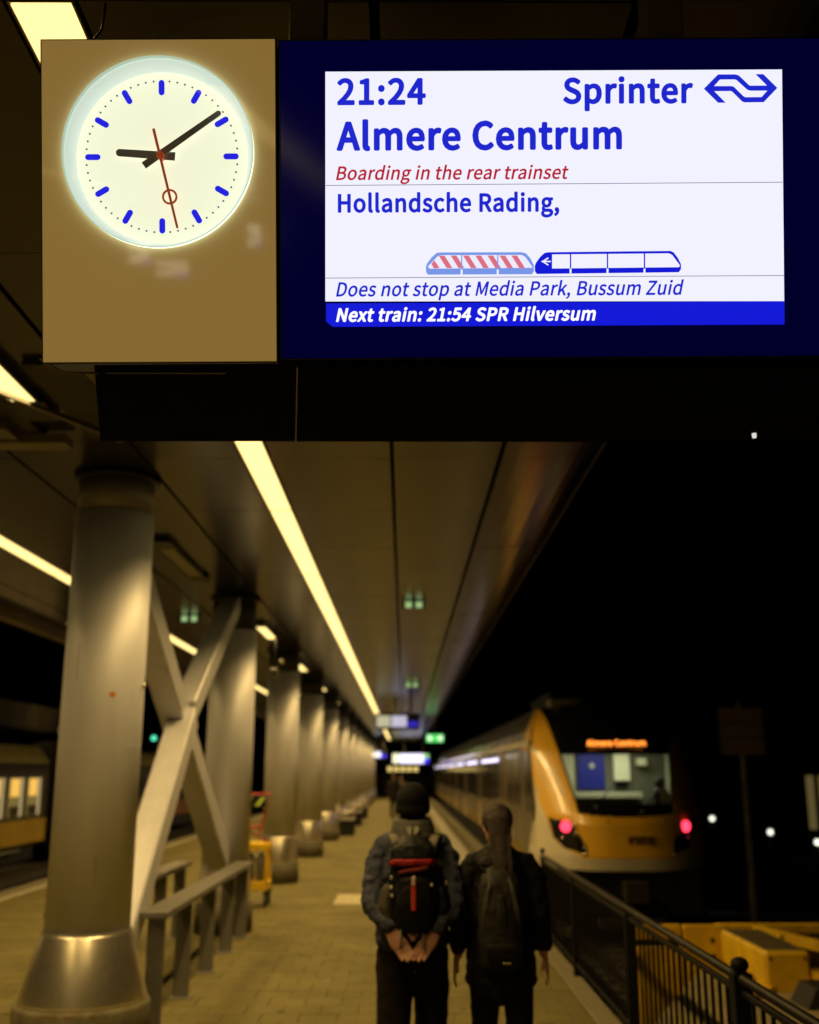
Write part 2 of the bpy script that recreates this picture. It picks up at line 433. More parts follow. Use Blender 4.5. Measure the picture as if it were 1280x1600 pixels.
# ------------------------------------------------------------------ columns
Rc = .285
def make_column(wide):
    t = thing('platform_column', '', 'column', (0, 0, 0), 'round grey columns down the platform')
    zs = .80 if wide else .76
    B().lathe([(Rc, zs - .02), (Rc, ZC - (.30 if wide else .42))], 64).build('shaft', M_col, t)
    B().lathe([(Rc - .012, ZC - (.302 if wide else .422)), (Rc - .012, ZC - .03)], 48).build('neck', mat('column neck', (.40, .38, .38), .45, metal=.3, vary=.2) if wide else mat('column neck black', (.035, .03, .025), .6, vary=.2), t)  # nearest neck painted darker than the shaft for the shade under the ceiling
    B().lathe([(Rc + .002, ZC - .05), (Rc + .03, ZC - .045), (Rc + .035, ZC - .001)], 48).build('collar', M_black, t)
    if wide:
        B().lathe([(Rc + .012, .795), (Rc + .02, .78), (Rc + .135, .385), (Rc + .135, .36)], 64).build('base_cone', M_steel, t)
        r = B().lathe([(Rc + .128, .362), (Rc + .155, .355), (Rc + .165, .33), (Rc + .175, -.01)], 48); r.build('plinth', mat('plinth', (.16, .14, .08), .8, vary=.5, vscale=12, bump=.5, bscale=30), t)
        s = B(); s.tube([(Rc * math.cos(a) * 1.035, Rc * math.sin(a) * 1.035, .800) for a in [2 * math.pi * i / 48 for i in range(49)]], .006, 6); s.build('weld_ring', M_rail, t)
    else:
        B().lathe([(Rc + .008, .76), (Rc + .012, .755), (Rc + .035, .35), (Rc + .035, .34)], 48).build('base_sleeve', M_steel, t)
        B().lathe([(Rc + .050, .338), (Rc + .06, .33), (Rc + .065, -.01)], 40).build('plinth', M_conc, t)
    return t
c0 = make_column(True); c0.location = (COL_X, COL_Y, 0)
c0['label'] = 'nearest grey column with flared steel cone base, at the left'
# a small orange sticker and rust flecks on the cone
stk = B().lathe([(.022, 0), (.022, .003)], 16, M=Matrix.Translation((Rc * math.cos(R(-62)), Rc * math.sin(R(-62)), 2.37)) @ Matrix.Rotation(R(28), 4, 'Z') @ Matrix.Rotation(R(90), 4, 'X'))
stk.build('sticker', mat('orange sticker', (.65, .25, .02), .5), c0)
for (a, w, z0) in ((-100, .05, .352), (-84, .03, .352), (-66, .014, .352)):
    ra = Rc + .160
    pl = [(-w, .0), (w, .0), (w * .5, -.035), (0, -.05), (-w * .6, -.03)]
    B().prism(pl, 0, .004, lambda p_, q, d, a=a, ra=ra, z0=z0: ((ra + d) * math.cos(R(a) + p_ / ra), (ra + d) * math.sin(R(a) + p_ / ra), z0 + q * .9 - .01)).build('rust_patch', M_rust, c0)
c1 = make_column(False)
for i in range(1, 12):
    t = c1 if i == 1 else copy_tree(c1)
    t.location = (COL_X, COL_Y + SPC * i, 0)
    t['label'] = (ORD[i] + ' grey column from the front, ' + ['', 'where the crossed braces end', 'just behind the red and yellow trolley', 'with a bright steel sleeve at its foot', 'in the receding row', 'in the receding row'][i]) if i < 6 else 'distant grey column merging into the receding row'

for i, o_ in enumerate([c0]):
    for a, z_, w_, h_ in ((-100, 1.55, .05, .002), (-70, 1.2, .003, .09), (-115, 2.6, .002, .12)):
        B().prism([(-w_, -h_), (w_, -h_), (w_, h_), (-w_, h_)], 0, .0012, lambda p_, q, d, a=a, z_=z_: ((Rc + d) * math.cos(R(a) + p_ / Rc), (Rc + d) * math.sin(R(a) + p_ / Rc), z_ + q)).build('scuff', mat('scuff', (.15, .13, .11), .7), o_)
    B().tube([(Rc * math.cos(a) * 1.001, Rc * math.sin(a) * 1.001, 2.02) for a in [2 * math.pi * i / 64 for i in range(65)]], .0015, 4).build('weld_seam', M_col, o_)
    for a, z_ in ((-178, 2.9), (-5, 2.45)): B().ball((math.cos(R(a)) * Rc * 1.03, math.sin(R(a)) * Rc * 1.03, z_), .016, 8).build('stud', M_steel, o_)
# crossed brace between the first two columns
def brace(name, pts, w, h, lb):
    t = B(); t.bar(pts[0], pts[1], w, h, (0, 0, 1)); o = t.build(name, M_col); return o
bt = thing('cross_brace', 'grey steel box-section cross brace between the two nearest columns', 'brace', (COL_X, 10.4, 0))
def bb_(p0, p1, w, h, x, name='brace_bar'):
    q = B().bar((x - COL_X, p0[0] - 10.4, p0[1]), (x - COL_X, p1[0] - 10.4, p1[1]), w, h); q.build(name, M_col, bt)
bb_((7.95, 3.62), (13.1, .83), .23, .25, COL_X - .02)
bb_((10.42, 2.42), (12.95, 3.86), .22, .22, COL_X + .03)
bb_((10.30, 2.36), (8.0, .36), .24, .24, COL_X + .06)
for dx in (-.09, .09): bb_((10.20, 2.395), (8.0, .49), .03, .03, COL_X + .06 + dx, 'edge_glint')  # thin bars stand in for bright reflections along the brace edges

# railings: flat handrail on plate posts
def railing(x, y0, y1, zs, ys, lb):
    t = thing('railing', lb, 'railing', (x, (y0 + y1) / 2, 0), 'grey flat-bar railings between the columns')
    m = (y0 + y1) / 2
    B().bar((0, y0 - m, zs), (0, y1 - m, zs), .21, .045).build('handrail', M_rail, t)
    for y_ in ys:
        B().bev(-.065, .065, y_ - m - .02, y_ - m + .02, 0, zs - .023, .004).build('post', M_rail, t)
        B().bev(-.09, .09, y_ - m - .06, y_ - m + .06, -.005, .012, .003).build('foot_plate', M_rail, t)
railing(-1.88, 8.42, 13.05, .80, (8.55, 9.6, 10.75, 11.9, 12.9), 'grey handrail with five flat posts in front, right of the nearest column')
railing(-2.60, 8.42, 13.05, .80, (8.55, 9.6, 10.75, 11.9, 12.9), 'grey handrail half hidden behind the nearest column and braces')

# ================================================================== SIGN: clock panel and departure display
DS = 2.75
PM = cam.matrix_basis.copy() @ Matrix.Translation((0, 0, -DS)) @ Matrix.Rotation(0.0052, 4, 'Z')
def L2(u, v, Z=0.0):
    """photo measure -> metres on the tilted sign plane (its front is Z = 0)"""
    k = (DS - Z) / FPX
    du, dv = u - 640, 800 - v
    c, s_ = math.cos(.0052), math.sin(.0052)
    return (du * c + dv * s_) * k, (-du * s_ + dv * c) * k
def sign_thing(name, label, cat, u, v):
    x, y = L2(u, v)
    t = thing(name, label, cat, M=PM @ Matrix.Translation((x, y, 0)))
    t['_o'] = (x, y)
    return t
class F2:
    """flat pieces on the sign plane, in a thing's own frame"""
    def __init__(s, t): s.ox, s.oy = t['_o'][0], t['_o'][1]; s.t = t
    def p(s, u, v, Z=0): x, y = L2(u, v, Z); return (x - s.ox, y - s.oy, Z)
    def poly(s, pts, Z, b=None):
        b = b or B(); b.add([s.p(u, v, Z) for u, v in pts], [tuple(range(len(pts)))]); return b
M_pan = mat('beige glass with added glow', (0.62, 0.52, 0.36), 0.5, spec=.1, coat=1.0, vary=.07, vscale=1.3, emit=(.27, .162, .040), estr=.82)  # even glow added to the glass to lift its brightness
M_bez = mat('bezel with dial glow', (0.62, 0.70, 0.66), 0.4, coat=.3, emit=(.56, .66, .58), estr=.9)  # glow stands for dial light falling on the bezel
clk = sign_thing('station_clock', 'lit round station clock set in a tall beige glass panel, hands near nine past nine', 'clock', 248, 567)
f = F2(clk)
x0, y0, _ = f.p(67.5, 566); x1, y1, _ = f.p(429.5, 61)
cx, cy, _ = f.p(248, 239); RC = 149.0 / 600
n = 96; vs = []; fs = []
angs = [2 * math.pi * i / n for i in range(n)] + [math.atan2(yy - cy, xx - cx) % (2 * math.pi) for xx in (x0, x1) for yy in (y0, y1)]
angs = sorted(angs); n = len(angs)
for a in angs:
    c, s_ = math.cos(a), math.sin(a)
    tx = ((x1 if c > 0 else x0) - cx) / c if abs(c) > 1e-9 else 1e9
    ty = ((y1 if s_ > 0 else y0) - cy) / s_ if abs(s_) > 1e-9 else 1e9
    q = min(tx, ty)
    vs += [(cx + RC * c, cy + RC * s_, 0), (cx + q * c, cy + q * s_, 0), (cx + q * c, cy + q * s_, -.012)]
for i in range(n):
    j = (i + 1) % n
    fs += [(3 * i, 3 * i + 1, 3 * j + 1, 3 * j), (3 * i + 1, 3 * i + 2, 3 * j + 2, 3 * j + 1)]
pan = B().add(vs, fs).build('glass_panel', M_pan, clk)
hs = B()
e = .004
hs.bev(x0 - e, x1 + e, y1, y1 + e, -.16, -.002, .001).bev(x0 - e, x1 + e, y0 - e, y0, -.16, -.002, .001).bev(x0 - e, x0, y0, y1, -.16, -.002, .001).bev(x1, x1 + e, y0, y1, -.16, -.002, .001)
hs.box(x0, x1, y0, y1, -.16, -.15)
hs.build('casing', M_black, clk)
T0 = Matrix.Translation((cx, cy, 0))
B().lathe([(RC, 0.0), (RC - .004, -.003), (.2275, -.036), (.2265, -.043)], 96, cap=False, M=T0).build('bezel', M_bez, clk)
# glowing ring added round the dial to make its halo on the panel
B().lathe([(RC + .0004, .0), (RC + .0004, .013)], 96, cap=False, M=T0).build('halo_ring', mat('added halo glow', (.5, .6, .55), .3, emit=(.75, .88, .62), estr=1.7), clk)
B().lathe([(RC + .0006, .013), (RC - .0004, .0145), (RC - .0018, .013), (RC - .002, .0)], 96, cap=False, M=T0).build('halo_ring_edge', mat('pale halo ring edge', (.45, .55, .5), .3, emit=(.50, .66, .52), estr=.8), clk)
fc = B().lathe([(.0005, -.042), (.240, -.042)], 96, cap=False, M=Matrix.Translation((f.p(254.5, 245, -.042)[0], f.p(254.5, 245, -.042)[1], 0)))
M_face = bpy.data.materials.new('backlit dial'); M_face.use_nodes = True
nt = M_face.node_tree; bs = nt.nodes['Principled BSDF']; bs.inputs['Base Color'].default_value = (.55, .55, .50, 1); bs.inputs['Roughness'].default_value = .5
bs.inputs['Emission Color'].default_value = (0.98, 1.0, .72, 1); bs.inputs['Emission Strength'].default_value = .92
face = fc.build('dial', M_face, clk)
M_ink = emis('dial blue print', (0.012, 0.012, .75), 1.0)
fx, fy, _ = f.p(253.2, 245, -.0415)
kk = (DS + .0415) / FPX
for h in range(12):
    a = math.radians(90 - 30 * h); b_ = B(); w = 4.6 * kk; L_ = 12 * kk; rc = 108 * kk
    pts = []
    for i in range(9): q = math.pi * i / 8 - math.pi / 2; pts.append((rc + L_ - w + w * math.cos(q), w * math.sin(q)))
    for i in range(9): q = math.pi * i / 8 + math.pi / 2; pts.append((rc - L_ + w + w * math.cos(q), w * math.sin(q)))
    b_.prism(pts, -.0418, -.0408, lambda p_, q_, d: (fx + p_ * math.cos(a) - q_ * math.sin(a), fy + p_ * math.sin(a) + q_ * math.cos(a), d))
    b_.build('hour_mark', M_ink, face)
M_dot = emis('dial grey print', (0.10, 0.10, .22), 1.0)
dots = B()
for m_ in range(60):
    if m_ % 5 == 0: continue
    a = math.radians(90 - 6 * m_); r_ = 118.3 * kk
    dots.lathe([(1.6 * kk, -.0418), (1.6 * kk, -.0410)], 10, (fx + r_ * math.cos(a), fy + r_ * math.sin(a), 0))
dots.build('minute_dots', M_dot, face, kind='stuff')
M_hand = mat('dark grey hand', (0.62, 0.60, 0.58), 0.35, coat=.3)
def hand(name, tip, tail, pivot, w0, w1, Z, m, round_tip=True, zt=.0025):
    P = lambda q: Vector(f.p(*q, Z)[:2])
    a, b_, c = P(tip), P(tail), P(pivot); d = (a - b_).normalized(); nn = Vector((-d.y, d.x))
    k = (DS - Z) / FPX
    pts = [b_ + nn * w0 * k / 2, b_ - nn * w0 * k / 2]
    a2 = a - d * w1 * k / 2
    for i in range(9):
        q = -math.pi / 2 + math.pi * i / 8; pts.append(a2 + d * math.cos(q) * w1 * k / 2 + nn * math.sin(q) * w1 * k / 2)
    return B().prism([(q.x, q.y) for q in pts], Z, Z + zt, lambda x, y, z: (x, y, z)).build(name, m, clk)
hand('hour_hand', (181.5, 238.5), (274, 244.8), (250.5, 242), 13, 11.5, -.034, M_hand)
hand('minute_hand', (345, 175), (225, 259), (250.5, 242), 11.5, 8.5, -.029, M_hand)
M_red = mat('red-brown second hand', (0.55, 0.09, 0.02), 0.4, emit=(.20, .03, .005), estr=1.0)
sh = hand('second_hand', (277.6, 357), (240, 201), (250.5, 242), 4.4, 3.6, -.024, M_red, zt=.0015)
rx, ry, _ = f.p(265.6, 307.8, -.024)
rp = [(rx + 10.6 / 600 * math.cos(2 * math.pi * i / 36), ry + 10.6 / 600 * math.sin(2 * math.pi * i / 36), -.0225) for i in range(37)]
B().tube(rp, .0030, 6).build('ring', M_red, sh)
B().lathe([(.0005, -.042), (.010, -.042), (.010, -.0205), (.0005, -.0205)], 24, (f.p(250.5, 242, -.022)[0], f.p(250.5, 242, -.022)[1], 0), cap=False).build('hub', M_red, clk)
B().lathe([(.0003, -.0015), (RC - .003, -.0015)], 64, cap=False, M=T0).build('clock_glass', glass('clock glass', amount=.045), clk)

# departure display
dis = sign_thing('departure_display', 'wide blue departure board screen showing the 21:24 Sprinter to Almere Centrum', 'departure board', 860, 562)
f = F2(dis)
xa, ya, _ = f.p(440.5, 559.5); xb, yb, _ = f.p(1297, 60)
M_navy = mat('navy display glass', (0.004, 0.004, 0.09), 0.10, spec=.35, emit=(0.0006, 0.0, 0.045), estr=.5)
B().box(xa, xb, ya, yb, -.012, 0).build('cover_glass', M_navy, dis)
hs = B(); e = .0045
hs.bev(xa - e, xb + e, yb, yb + e, -.16, -.001, .0012).bev(xa - e, xb + e, ya - e, ya, -.16, -.001, .0012).bev(xa - e, xa, ya, yb, -.16, -.001, .0012).bev(xb, xb + e, ya, yb, -.16, -.001, .0012).box(xa, xb, ya, yb, -.16, -.15)
hs.build('casing', mat('glossy black casing', (.012, .011, .012), .25), dis)
WHITE = emis('screen white', (0.89, 0.89, 1.0), 1.0)
BLUE = emis('screen blue', (0.012, 0.020, .62), 1.0)
BLUE2 = emis('screen footer blue', (0.006, 0.010, .68), 1.0)
RED = emis('screen red', (0.48, 0.012, .035), 1.0)
THIN = emis('screen rule grey', (0.10, 0.11, .24), 1.0)
PALE = emis('screen pale blue', (0.19, 0.31, .80), 1.0)
STR = emis('screen stripe red', (0.72, 0.16, .22), 1.0)
f.poly([(508.5, 471), (1225.5, 470.5), (1225.5, 470.5), (1222, 108.5), (508.5, 112)][:2] + [(1222, 108.5), (508.5, 112)], .0008).build('screen', WHITE, dis)
f.poly([(509.5, 474), (509.5, 502), (520, 510.8), (1226, 507), (1226, 470.5)], .0012).build('footer_bar', BLUE2, dis)
f.poly([(509, 289.3), (1223, 284.2), (1223, 285.2), (509, 290.3)], .0012).build('rule', THIN, dis)
f.poly([(509, 434.0), (1225, 430), (1225, 431), (509, 435)], .0012).build('rule', THIN, dis)
GLY = json.loads(r'''{",":[97,[26,-67,48,-54,64,-38,74,-17,77,7,76,22,70,34,62,42,50,44,41,43,33,38,28,31,26,22,28,12,33,5,41,1,50,-1,54,0,51,-15,44,-28,33,-39,19,-48]],"1":[194,[31,0,172,0,172,27,120,27,120,257,96,257,85,251,72,246,58,242,42,238,42,218,88,218,88,27,31,27]],"2":[194,[15,0,177,0,177,28,106,28,96,27,85,27,74,26,64,25,105,67,137,108,157,147,165,186,159,217,144,241,121,256,90,261,67,259,47,251,30,239,14,224,33,206,44,217,57,227,71,233,86,235,107,231,121,221,130,205,133,185,126,150,104,112,68,68,15,19]],"3":[194,[92,-5,124,0,151,15,168,38,175,69,170,93,159,112,142,125,120,134,120,136,139,145,153,158,163,176,166,197,160,224,145,244,121,257,91,261,70,259,52,253,35,243,20,231,37,210,48,221,61,228,75,233,90,235,108,232,122,224,130,211,133,195,130,175,118,160,96,149,62,146,62,121,100,117,125,107,138,91,142,70,138,50,128,35,111,25,90,22,70,24,53,31,39,40,27,51,10,31,24,17,42,6,65,-2]],"4":[194,[119,0,149,0,149,71,183,71,183,96,149,96,149,257,114,257,7,92,7,71,119,71],[119,96,40,96,99,184,104,193,109,203,115,212,119,222,121,222,120,211,120,198,119,186,119,175]],"5":[194,[92,-5,123,1,150,18,169,46,176,83,170,120,153,146,128,160,98,165,87,165,78,163,69,159,60,155,67,229,163,229,163,257,39,257,30,137,47,126,58,133,68,137,78,140,90,141,112,137,129,126,139,107,143,83,139,57,127,38,110,26,89,22,68,24,51,31,37,40,26,50,9,29,24,17,42,6,64,-2]],"6":[194,[105,-5,134,1,157,18,173,45,179,79,174,114,160,139,137,154,108,159,93,157,77,151,63,141,50,129,56,179,70,212,91,229,116,235,127,234,138,230,148,223,157,215,175,235,163,246,149,254,133,259,114,261,79,254,48,230,27,187,20,123,26,67,44,27,71,3],[50,103,63,118,77,128,90,134,103,136,123,132,137,120,146,102,149,79,145,55,136,37,123,25,105,21,84,26,67,42,56,68]],":":[97,[49,137,58,138,65,143,70,151,72,161,70,171,65,179,58,184,49,186,40,184,32,179,27,171,26,161,27,151,32,143,40,138],[49,-5,58,-3,65,2,70,10,72,20,70,30,65,37,58,42,49,44,40,42,32,37,27,30,26,20,27,10,32,2,40,-3]],"A":[213,[1,0,34,0,59,78,153,78,177,0,211,0,124,257,88,257],[67,104,79,144,86,165,93,187,99,208,105,230,106,230,113,208,119,187,125,165,132,144,145,104]],"B":[230,[35,0,117,0,156,5,187,19,207,42,214,75,210,99,200,117,183,129,162,137,162,138,178,147,190,159,197,176,200,194,193,223,175,242,147,253,111,257,35,257],[68,148,68,231,107,231,134,229,153,222,164,209,168,190,164,172,153,159,134,151,106,148],[68,26,68,123,112,123,142,120,164,111,178,97,182,76,178,54,164,38,142,29,112,26]],"C":[223,[132,-5,155,-2,176,5,195,17,211,32,193,53,180,41,166,32,151,26,133,24,100,31,75,52,59,85,54,129,59,172,76,205,101,226,134,233,150,231,164,226,176,219,187,209,204,230,192,242,175,252,156,259,134,261,89,252,53,226,29,184,20,128,29,72,52,31,88,4]],"D":[241,[35,0,101,0,152,9,190,34,212,75,220,129,212,184,189,224,152,248,99,257,35,257],[68,27,68,230,97,230,136,224,165,204,181,172,187,129,181,86,165,54,136,34,97,27]],"H":[255,[35,0,68,0,68,121,187,121,187,0,220,0,220,257,187,257,187,149,68,149,68,257,35,257]],"M":[284,[35,0,64,0,64,142,64,160,63,180,62,200,60,218,62,218,82,159,131,26,153,26,201,159,222,218,223,218,222,200,220,180,219,160,219,142,219,0,249,0,249,257,210,257,161,119,157,106,152,93,148,79,143,66,142,66,137,79,133,93,128,106,123,119,74,257,35,257]],"N":[253,[35,0,66,0,66,135,65,155,64,175,63,195,62,215,63,215,91,162,185,0,218,0,218,257,187,257,187,123,187,103,188,82,190,62,192,42,190,42,162,95,68,257,35,257]],"P":[222,[35,0,68,0,68,102,110,102,148,107,178,121,198,146,204,181,198,217,178,240,148,253,109,257,35,257],[68,129,68,230,104,230,134,228,155,220,168,205,172,181,168,158,156,141,135,132,106,129]],"R":[222,[68,135,68,230,111,230,137,228,157,220,169,206,173,185,169,163,157,147,137,138,111,135],[176,0,213,0,147,112,171,122,189,137,201,158,205,185,199,219,180,241,152,253,116,257,35,257,35,0,68,0,68,109,114,109]],"S":[209,[106,-5,143,1,170,17,188,40,194,68,190,93,178,112,162,126,141,137,104,153,89,159,75,168,65,180,62,196,65,211,75,223,90,230,110,233,127,231,142,226,156,219,168,209,185,230,170,242,152,252,132,259,110,261,77,256,52,242,35,221,29,193,34,169,46,150,63,137,81,127,118,111,135,103,148,94,157,82,161,65,157,48,146,35,130,27,107,24,87,26,68,33,51,43,36,56,17,33,35,18,56,6,80,-2]],"Z":[211,[18,0,195,0,195,28,57,28,193,237,193,257,30,257,30,229,153,229,18,20]],"a":[197,[76,-5,93,-2,109,3,125,12,139,23,140,23,143,0,169,0,169,117,165,149,154,174,133,189,103,195,81,193,61,187,43,179,29,170,41,148,53,156,67,162,82,167,98,168,117,164,129,154,136,138,137,120,85,111,49,97,28,77,21,49,25,26,36,10,54,-1],[85,21,72,23,61,28,54,38,51,51,56,68,70,82,97,92,137,99,137,46,124,35,111,28,98,23]],"b":[216,[116,-5,147,2,173,22,192,55,199,98,194,138,179,169,155,188,123,195,107,193,92,187,77,179,63,168,64,202,64,279,32,279,32,0,58,0,61,20,62,20,75,9,89,2,102,-3],[111,22,100,23,89,27,77,33,64,42,64,142,78,153,90,161,103,166,115,168,138,163,154,149,163,127,165,98,161,66,150,42,132,28]],"c":[179,[107,-5,124,-3,140,2,155,9,169,19,155,41,145,34,134,28,123,24,110,22,86,27,67,42,55,65,51,95,56,125,68,148,87,163,111,168,122,167,131,164,140,158,149,152,165,173,154,181,142,188,127,193,110,195,75,188,46,169,26,137,18,95,25,53,44,22,72,2]],"d":[217,[97,-5,114,-2,129,3,143,12,155,22,156,22,159,0,185,0,185,279,153,279,153,206,154,173,142,182,130,189,116,194,101,195,70,188,43,168,25,137,19,95,24,53,40,21,65,2],[104,22,82,27,65,42,55,65,51,95,56,125,68,148,85,163,106,168,118,167,130,163,141,157,153,148,153,48,141,37,129,29,117,24]],"e":[194,[109,-5,127,-3,144,1,158,7,172,15,160,36,149,30,138,25,126,22,113,21,88,26,68,39,55,60,50,88,178,88,178,91,179,96,179,101,179,106,174,143,160,171,136,189,103,195,72,188,44,168,25,137,18,95,25,53,45,22,74,2],[49,110,56,135,68,154,85,166,104,169,124,166,139,154,148,136,151,110]],"g":[198,[96,-88,136,-82,166,-68,186,-47,193,-22,188,-1,176,13,155,21,126,23,89,23,73,25,63,29,57,36,56,44,57,51,59,57,63,62,68,67,75,64,82,62,89,61,96,60,123,65,145,78,160,99,166,126,164,138,161,149,156,158,150,166,189,166,189,190,123,190,117,192,111,194,104,195,96,195,69,190,46,177,31,155,25,127,27,111,33,97,41,85,50,76,50,75,42,68,35,60,31,50,29,39,30,29,34,20,39,13,46,8,46,6,34,-3,25,-13,20,-25,18,-37,24,-58,40,-74,65,-84],[96,82,80,85,68,94,59,108,56,127,59,146,68,160,80,169,96,172,112,169,125,160,133,146,137,127,133,108,125,94,112,85],[101,-65,78,-63,60,-56,50,-46,46,-32,47,-24,50,-16,56,-8,65,0,72,-1,78,-2,84,-3,90,-3,123,-3,139,-4,151,-8,159,-16,161,-27,157,-41,145,-54,126,-62]],"h":[213,[32,0,64,0,64,138,78,151,90,160,103,165,116,167,133,164,144,155,150,139,152,116,152,0,184,0,184,120,181,152,170,176,152,190,126,195,108,193,91,186,77,176,63,163,64,202,64,279,32,279]],"i":[96,[32,0,64,0,64,190,32,190],[48,229,57,231,64,235,68,242,70,251,68,259,64,266,57,270,48,271,40,270,33,266,29,259,27,251,29,242,33,235,40,231]],"k":[193,[32,0,64,0,64,50,99,92,155,0,190,0,118,113,181,190,146,190,65,90,64,90,64,279,32,279]],"l":[100,[66,-5,72,-4,77,-4,81,-3,84,-2,80,23,73,22,70,23,67,25,65,29,64,36,64,279,32,279,32,38,34,20,40,7,51,-2]],"m":[324,[32,0,64,0,64,138,77,151,89,160,101,165,112,167,128,164,139,155,145,139,147,116,147,0,179,0,179,138,192,151,204,160,216,165,227,167,243,164,254,155,260,139,263,116,263,0,294,0,294,120,291,152,280,176,262,190,237,195,220,192,204,185,189,173,174,159,167,174,156,185,141,192,121,195,105,193,90,186,75,175,62,162,62,162,58,190,32,190]],"n":[214,[32,0,64,0,64,138,78,151,90,160,103,165,116,167,133,164,144,155,150,139,152,116,152,0,184,0,184,120,181,152,170,176,152,190,126,195,108,193,91,186,76,175,62,162,62,162,58,190,32,190]],"o":[212,[106,-5,139,2,167,22,187,53,194,95,187,137,167,169,139,188,106,195,73,188,45,169,25,137,18,95,25,53,45,22,73,2],[106,22,84,27,66,42,55,65,51,95,55,125,66,148,84,163,106,168,129,163,146,148,157,125,161,95,157,65,146,42,129,27]],"p":[217,[32,-80,64,-80,64,-16,63,18,76,8,90,1,103,-3,116,-5,147,2,173,22,192,55,199,98,194,138,179,169,155,188,123,195,107,193,91,187,76,178,62,168,62,168,58,190,32,190],[111,22,100,23,89,27,77,33,64,42,64,142,78,153,91,161,103,166,115,168,138,163,154,149,163,127,165,98,161,66,150,42,132,28]],"r":[136,[32,0,64,0,64,122,75,143,87,156,100,164,112,166,117,166,122,166,126,165,131,163,137,191,132,193,127,194,122,195,116,195,101,192,86,184,73,172,62,155,62,155,58,190,32,190]],"s":[164,[82,-5,112,0,133,12,146,30,151,52,146,75,132,90,114,101,93,110,78,116,65,122,56,131,52,143,54,153,61,162,72,168,88,170,100,169,111,165,121,160,131,153,146,173,134,182,120,189,104,193,87,195,59,191,39,179,26,162,22,141,27,120,39,105,57,94,77,86,93,80,107,72,117,63,120,50,118,38,111,29,99,23,83,20,67,22,53,27,39,34,27,43,11,22,26,11,43,3,62,-3]],"t":[132,[92,-5,101,-4,110,-2,119,0,127,2,121,27,116,25,110,23,105,22,99,21,85,24,76,31,71,42,70,58,70,164,121,164,121,190,70,190,70,244,43,244,40,190,9,188,9,164,38,164,38,59,41,33,50,13,66,0]],"u":[213,[88,-5,106,-2,122,5,137,16,151,30,152,30,154,0,181,0,181,190,149,190,149,55,136,41,124,31,111,25,97,23,81,26,70,35,64,51,62,74,62,190,29,190,29,70,33,38,44,14,62,0]],"v":[182,[73,0,111,0,178,190,146,190,110,82,106,68,102,54,97,40,93,26,91,26,87,40,82,54,78,68,74,82,38,190,5,190]],"x":[174,[5,0,39,0,64,44,69,53,74,62,79,70,84,78,85,78,91,70,96,62,101,53,106,44,134,0,169,0,106,96,164,190,131,190,107,148,103,140,99,133,95,125,91,117,89,117,84,125,79,133,75,140,70,148,45,190,10,190,68,99]]," ":[78]}''')
CAPH = 257.0
def text(name, body, u0, u1, vb, vc, m, parent, weight=8, shear=0.0, Z=.0016, fr=None, sp=0):
    """outline lettering fitted between u0..u1 with baseline vb and cap top vc (measured at u0)"""
    cu = bpy.data.curves.new(name, 'CURVE'); cu.dimensions = '2D'; cu.fill_mode = 'BOTH'
    x = 0; lo = 1e9; hi = -1e9; edge = []
    for ch in body:
        g = GLY[ch]
        for c in g[1:]:
            P = []
            for i in range(0, len(c), 2):
                q = (x + c[i], c[i + 1])
                if not P or (abs(q[0] - P[-1][0]) + abs(q[1] - P[-1][1])) > 0.5: P.append(q)
            s_ = cu.splines.new('POLY'); s_.points.add(len(P) - 1)
            for i, q in enumerate(P): s_.points[i].co = (q[0], q[1], 0, 1); lo = min(lo, q[0]); hi = max(hi, q[0])
            s_.use_cyclic_u = True; edge.append(P)
        x += g[0] + sp + (weight * 1.1)
    o = bpy.data.objects.new(name, cu); me = bpy.data.meshes.new_from_object(o)
    bpy.data.objects.remove(o); bpy.data.curves.remove(cu)
    # stroke along every outline gives the bold weight
    vv_ = [tuple(v.co) for v in me.vertices]; ff_ = [tuple(p_.vertices) for p_ in me.polygons]
    nb = B(); nb.add(vv_, ff_); w = weight; c_ = 0
    for P in edge:
        for i in range(len(P)):
            a, b2 = Vector(P[i - 1]), Vector(P[i]); d = b2 - a
            if d.length < .3: continue
            n_ = Vector((-d.y, d.x)).normalized() * w; z = 1 + c_ % 5; c_ += 1
            nb.add([(a.x - n_.x, a.y - n_.y, z), (b2.x - n_.x, b2.y - n_.y, z), (b2.x + n_.x, b2.y + n_.y, z), (a.x + n_.x, a.y + n_.y, z)], [(0, 1, 2, 3)])
            nb.add([(b2.x + w * math.cos(k * math.pi / 4), b2.y + w * math.sin(k * math.pi / 4), z + 5) for k in range(8)], [tuple(range(8))])
    me = nb.mesh(name)
    sx = (u1 - u0) / (hi - lo + 2 * weight); sy = (vb - vc) / (CAPH + 2 * weight)
    slope = .0052
    for v in me.vertices:
        gx, gy = v.co.x - lo + weight, v.co.y + weight
        uu = u0 + gx * sx + shear * (gy * sy); vv = vb - gy * sy - (uu - u0) * slope
        zz = v.co.z; v.co = fr.p(uu, vv, Z + zz * 2e-5) if fr else Vector(Z(uu, vv)) + Vector((0, -zz * 2e-4, 0))
    me.name = name; me.materials.clear(); me.materials.append(m)
    return link(name, me, parent)
def tx(*a, **k): return text('lettering', *a, **k, fr=f)
scr = [c for c in dis.children if c.name.startswith('screen')][0]
ftr = [c for c in dis.children if c.name.startswith('footer')][0]
tx('21:24', 527, 665.5, 164.5, 122.5, BLUE, scr, weight=13, sp=6)
tx('Sprinter', 880, 1083, 162.5, 121.5, BLUE, scr, weight=13)
tx('Almere Centrum', 526, 972, 235.8, 190, BLUE, scr, weight=14)
tx('Boarding in the rear trainset', 525, 886, 281.5, 260, RED, scr, weight=7, shear=.2)
tx('Hollandsche Rading,', 528, 874, 332.5, 303, BLUE, scr, weight=12)
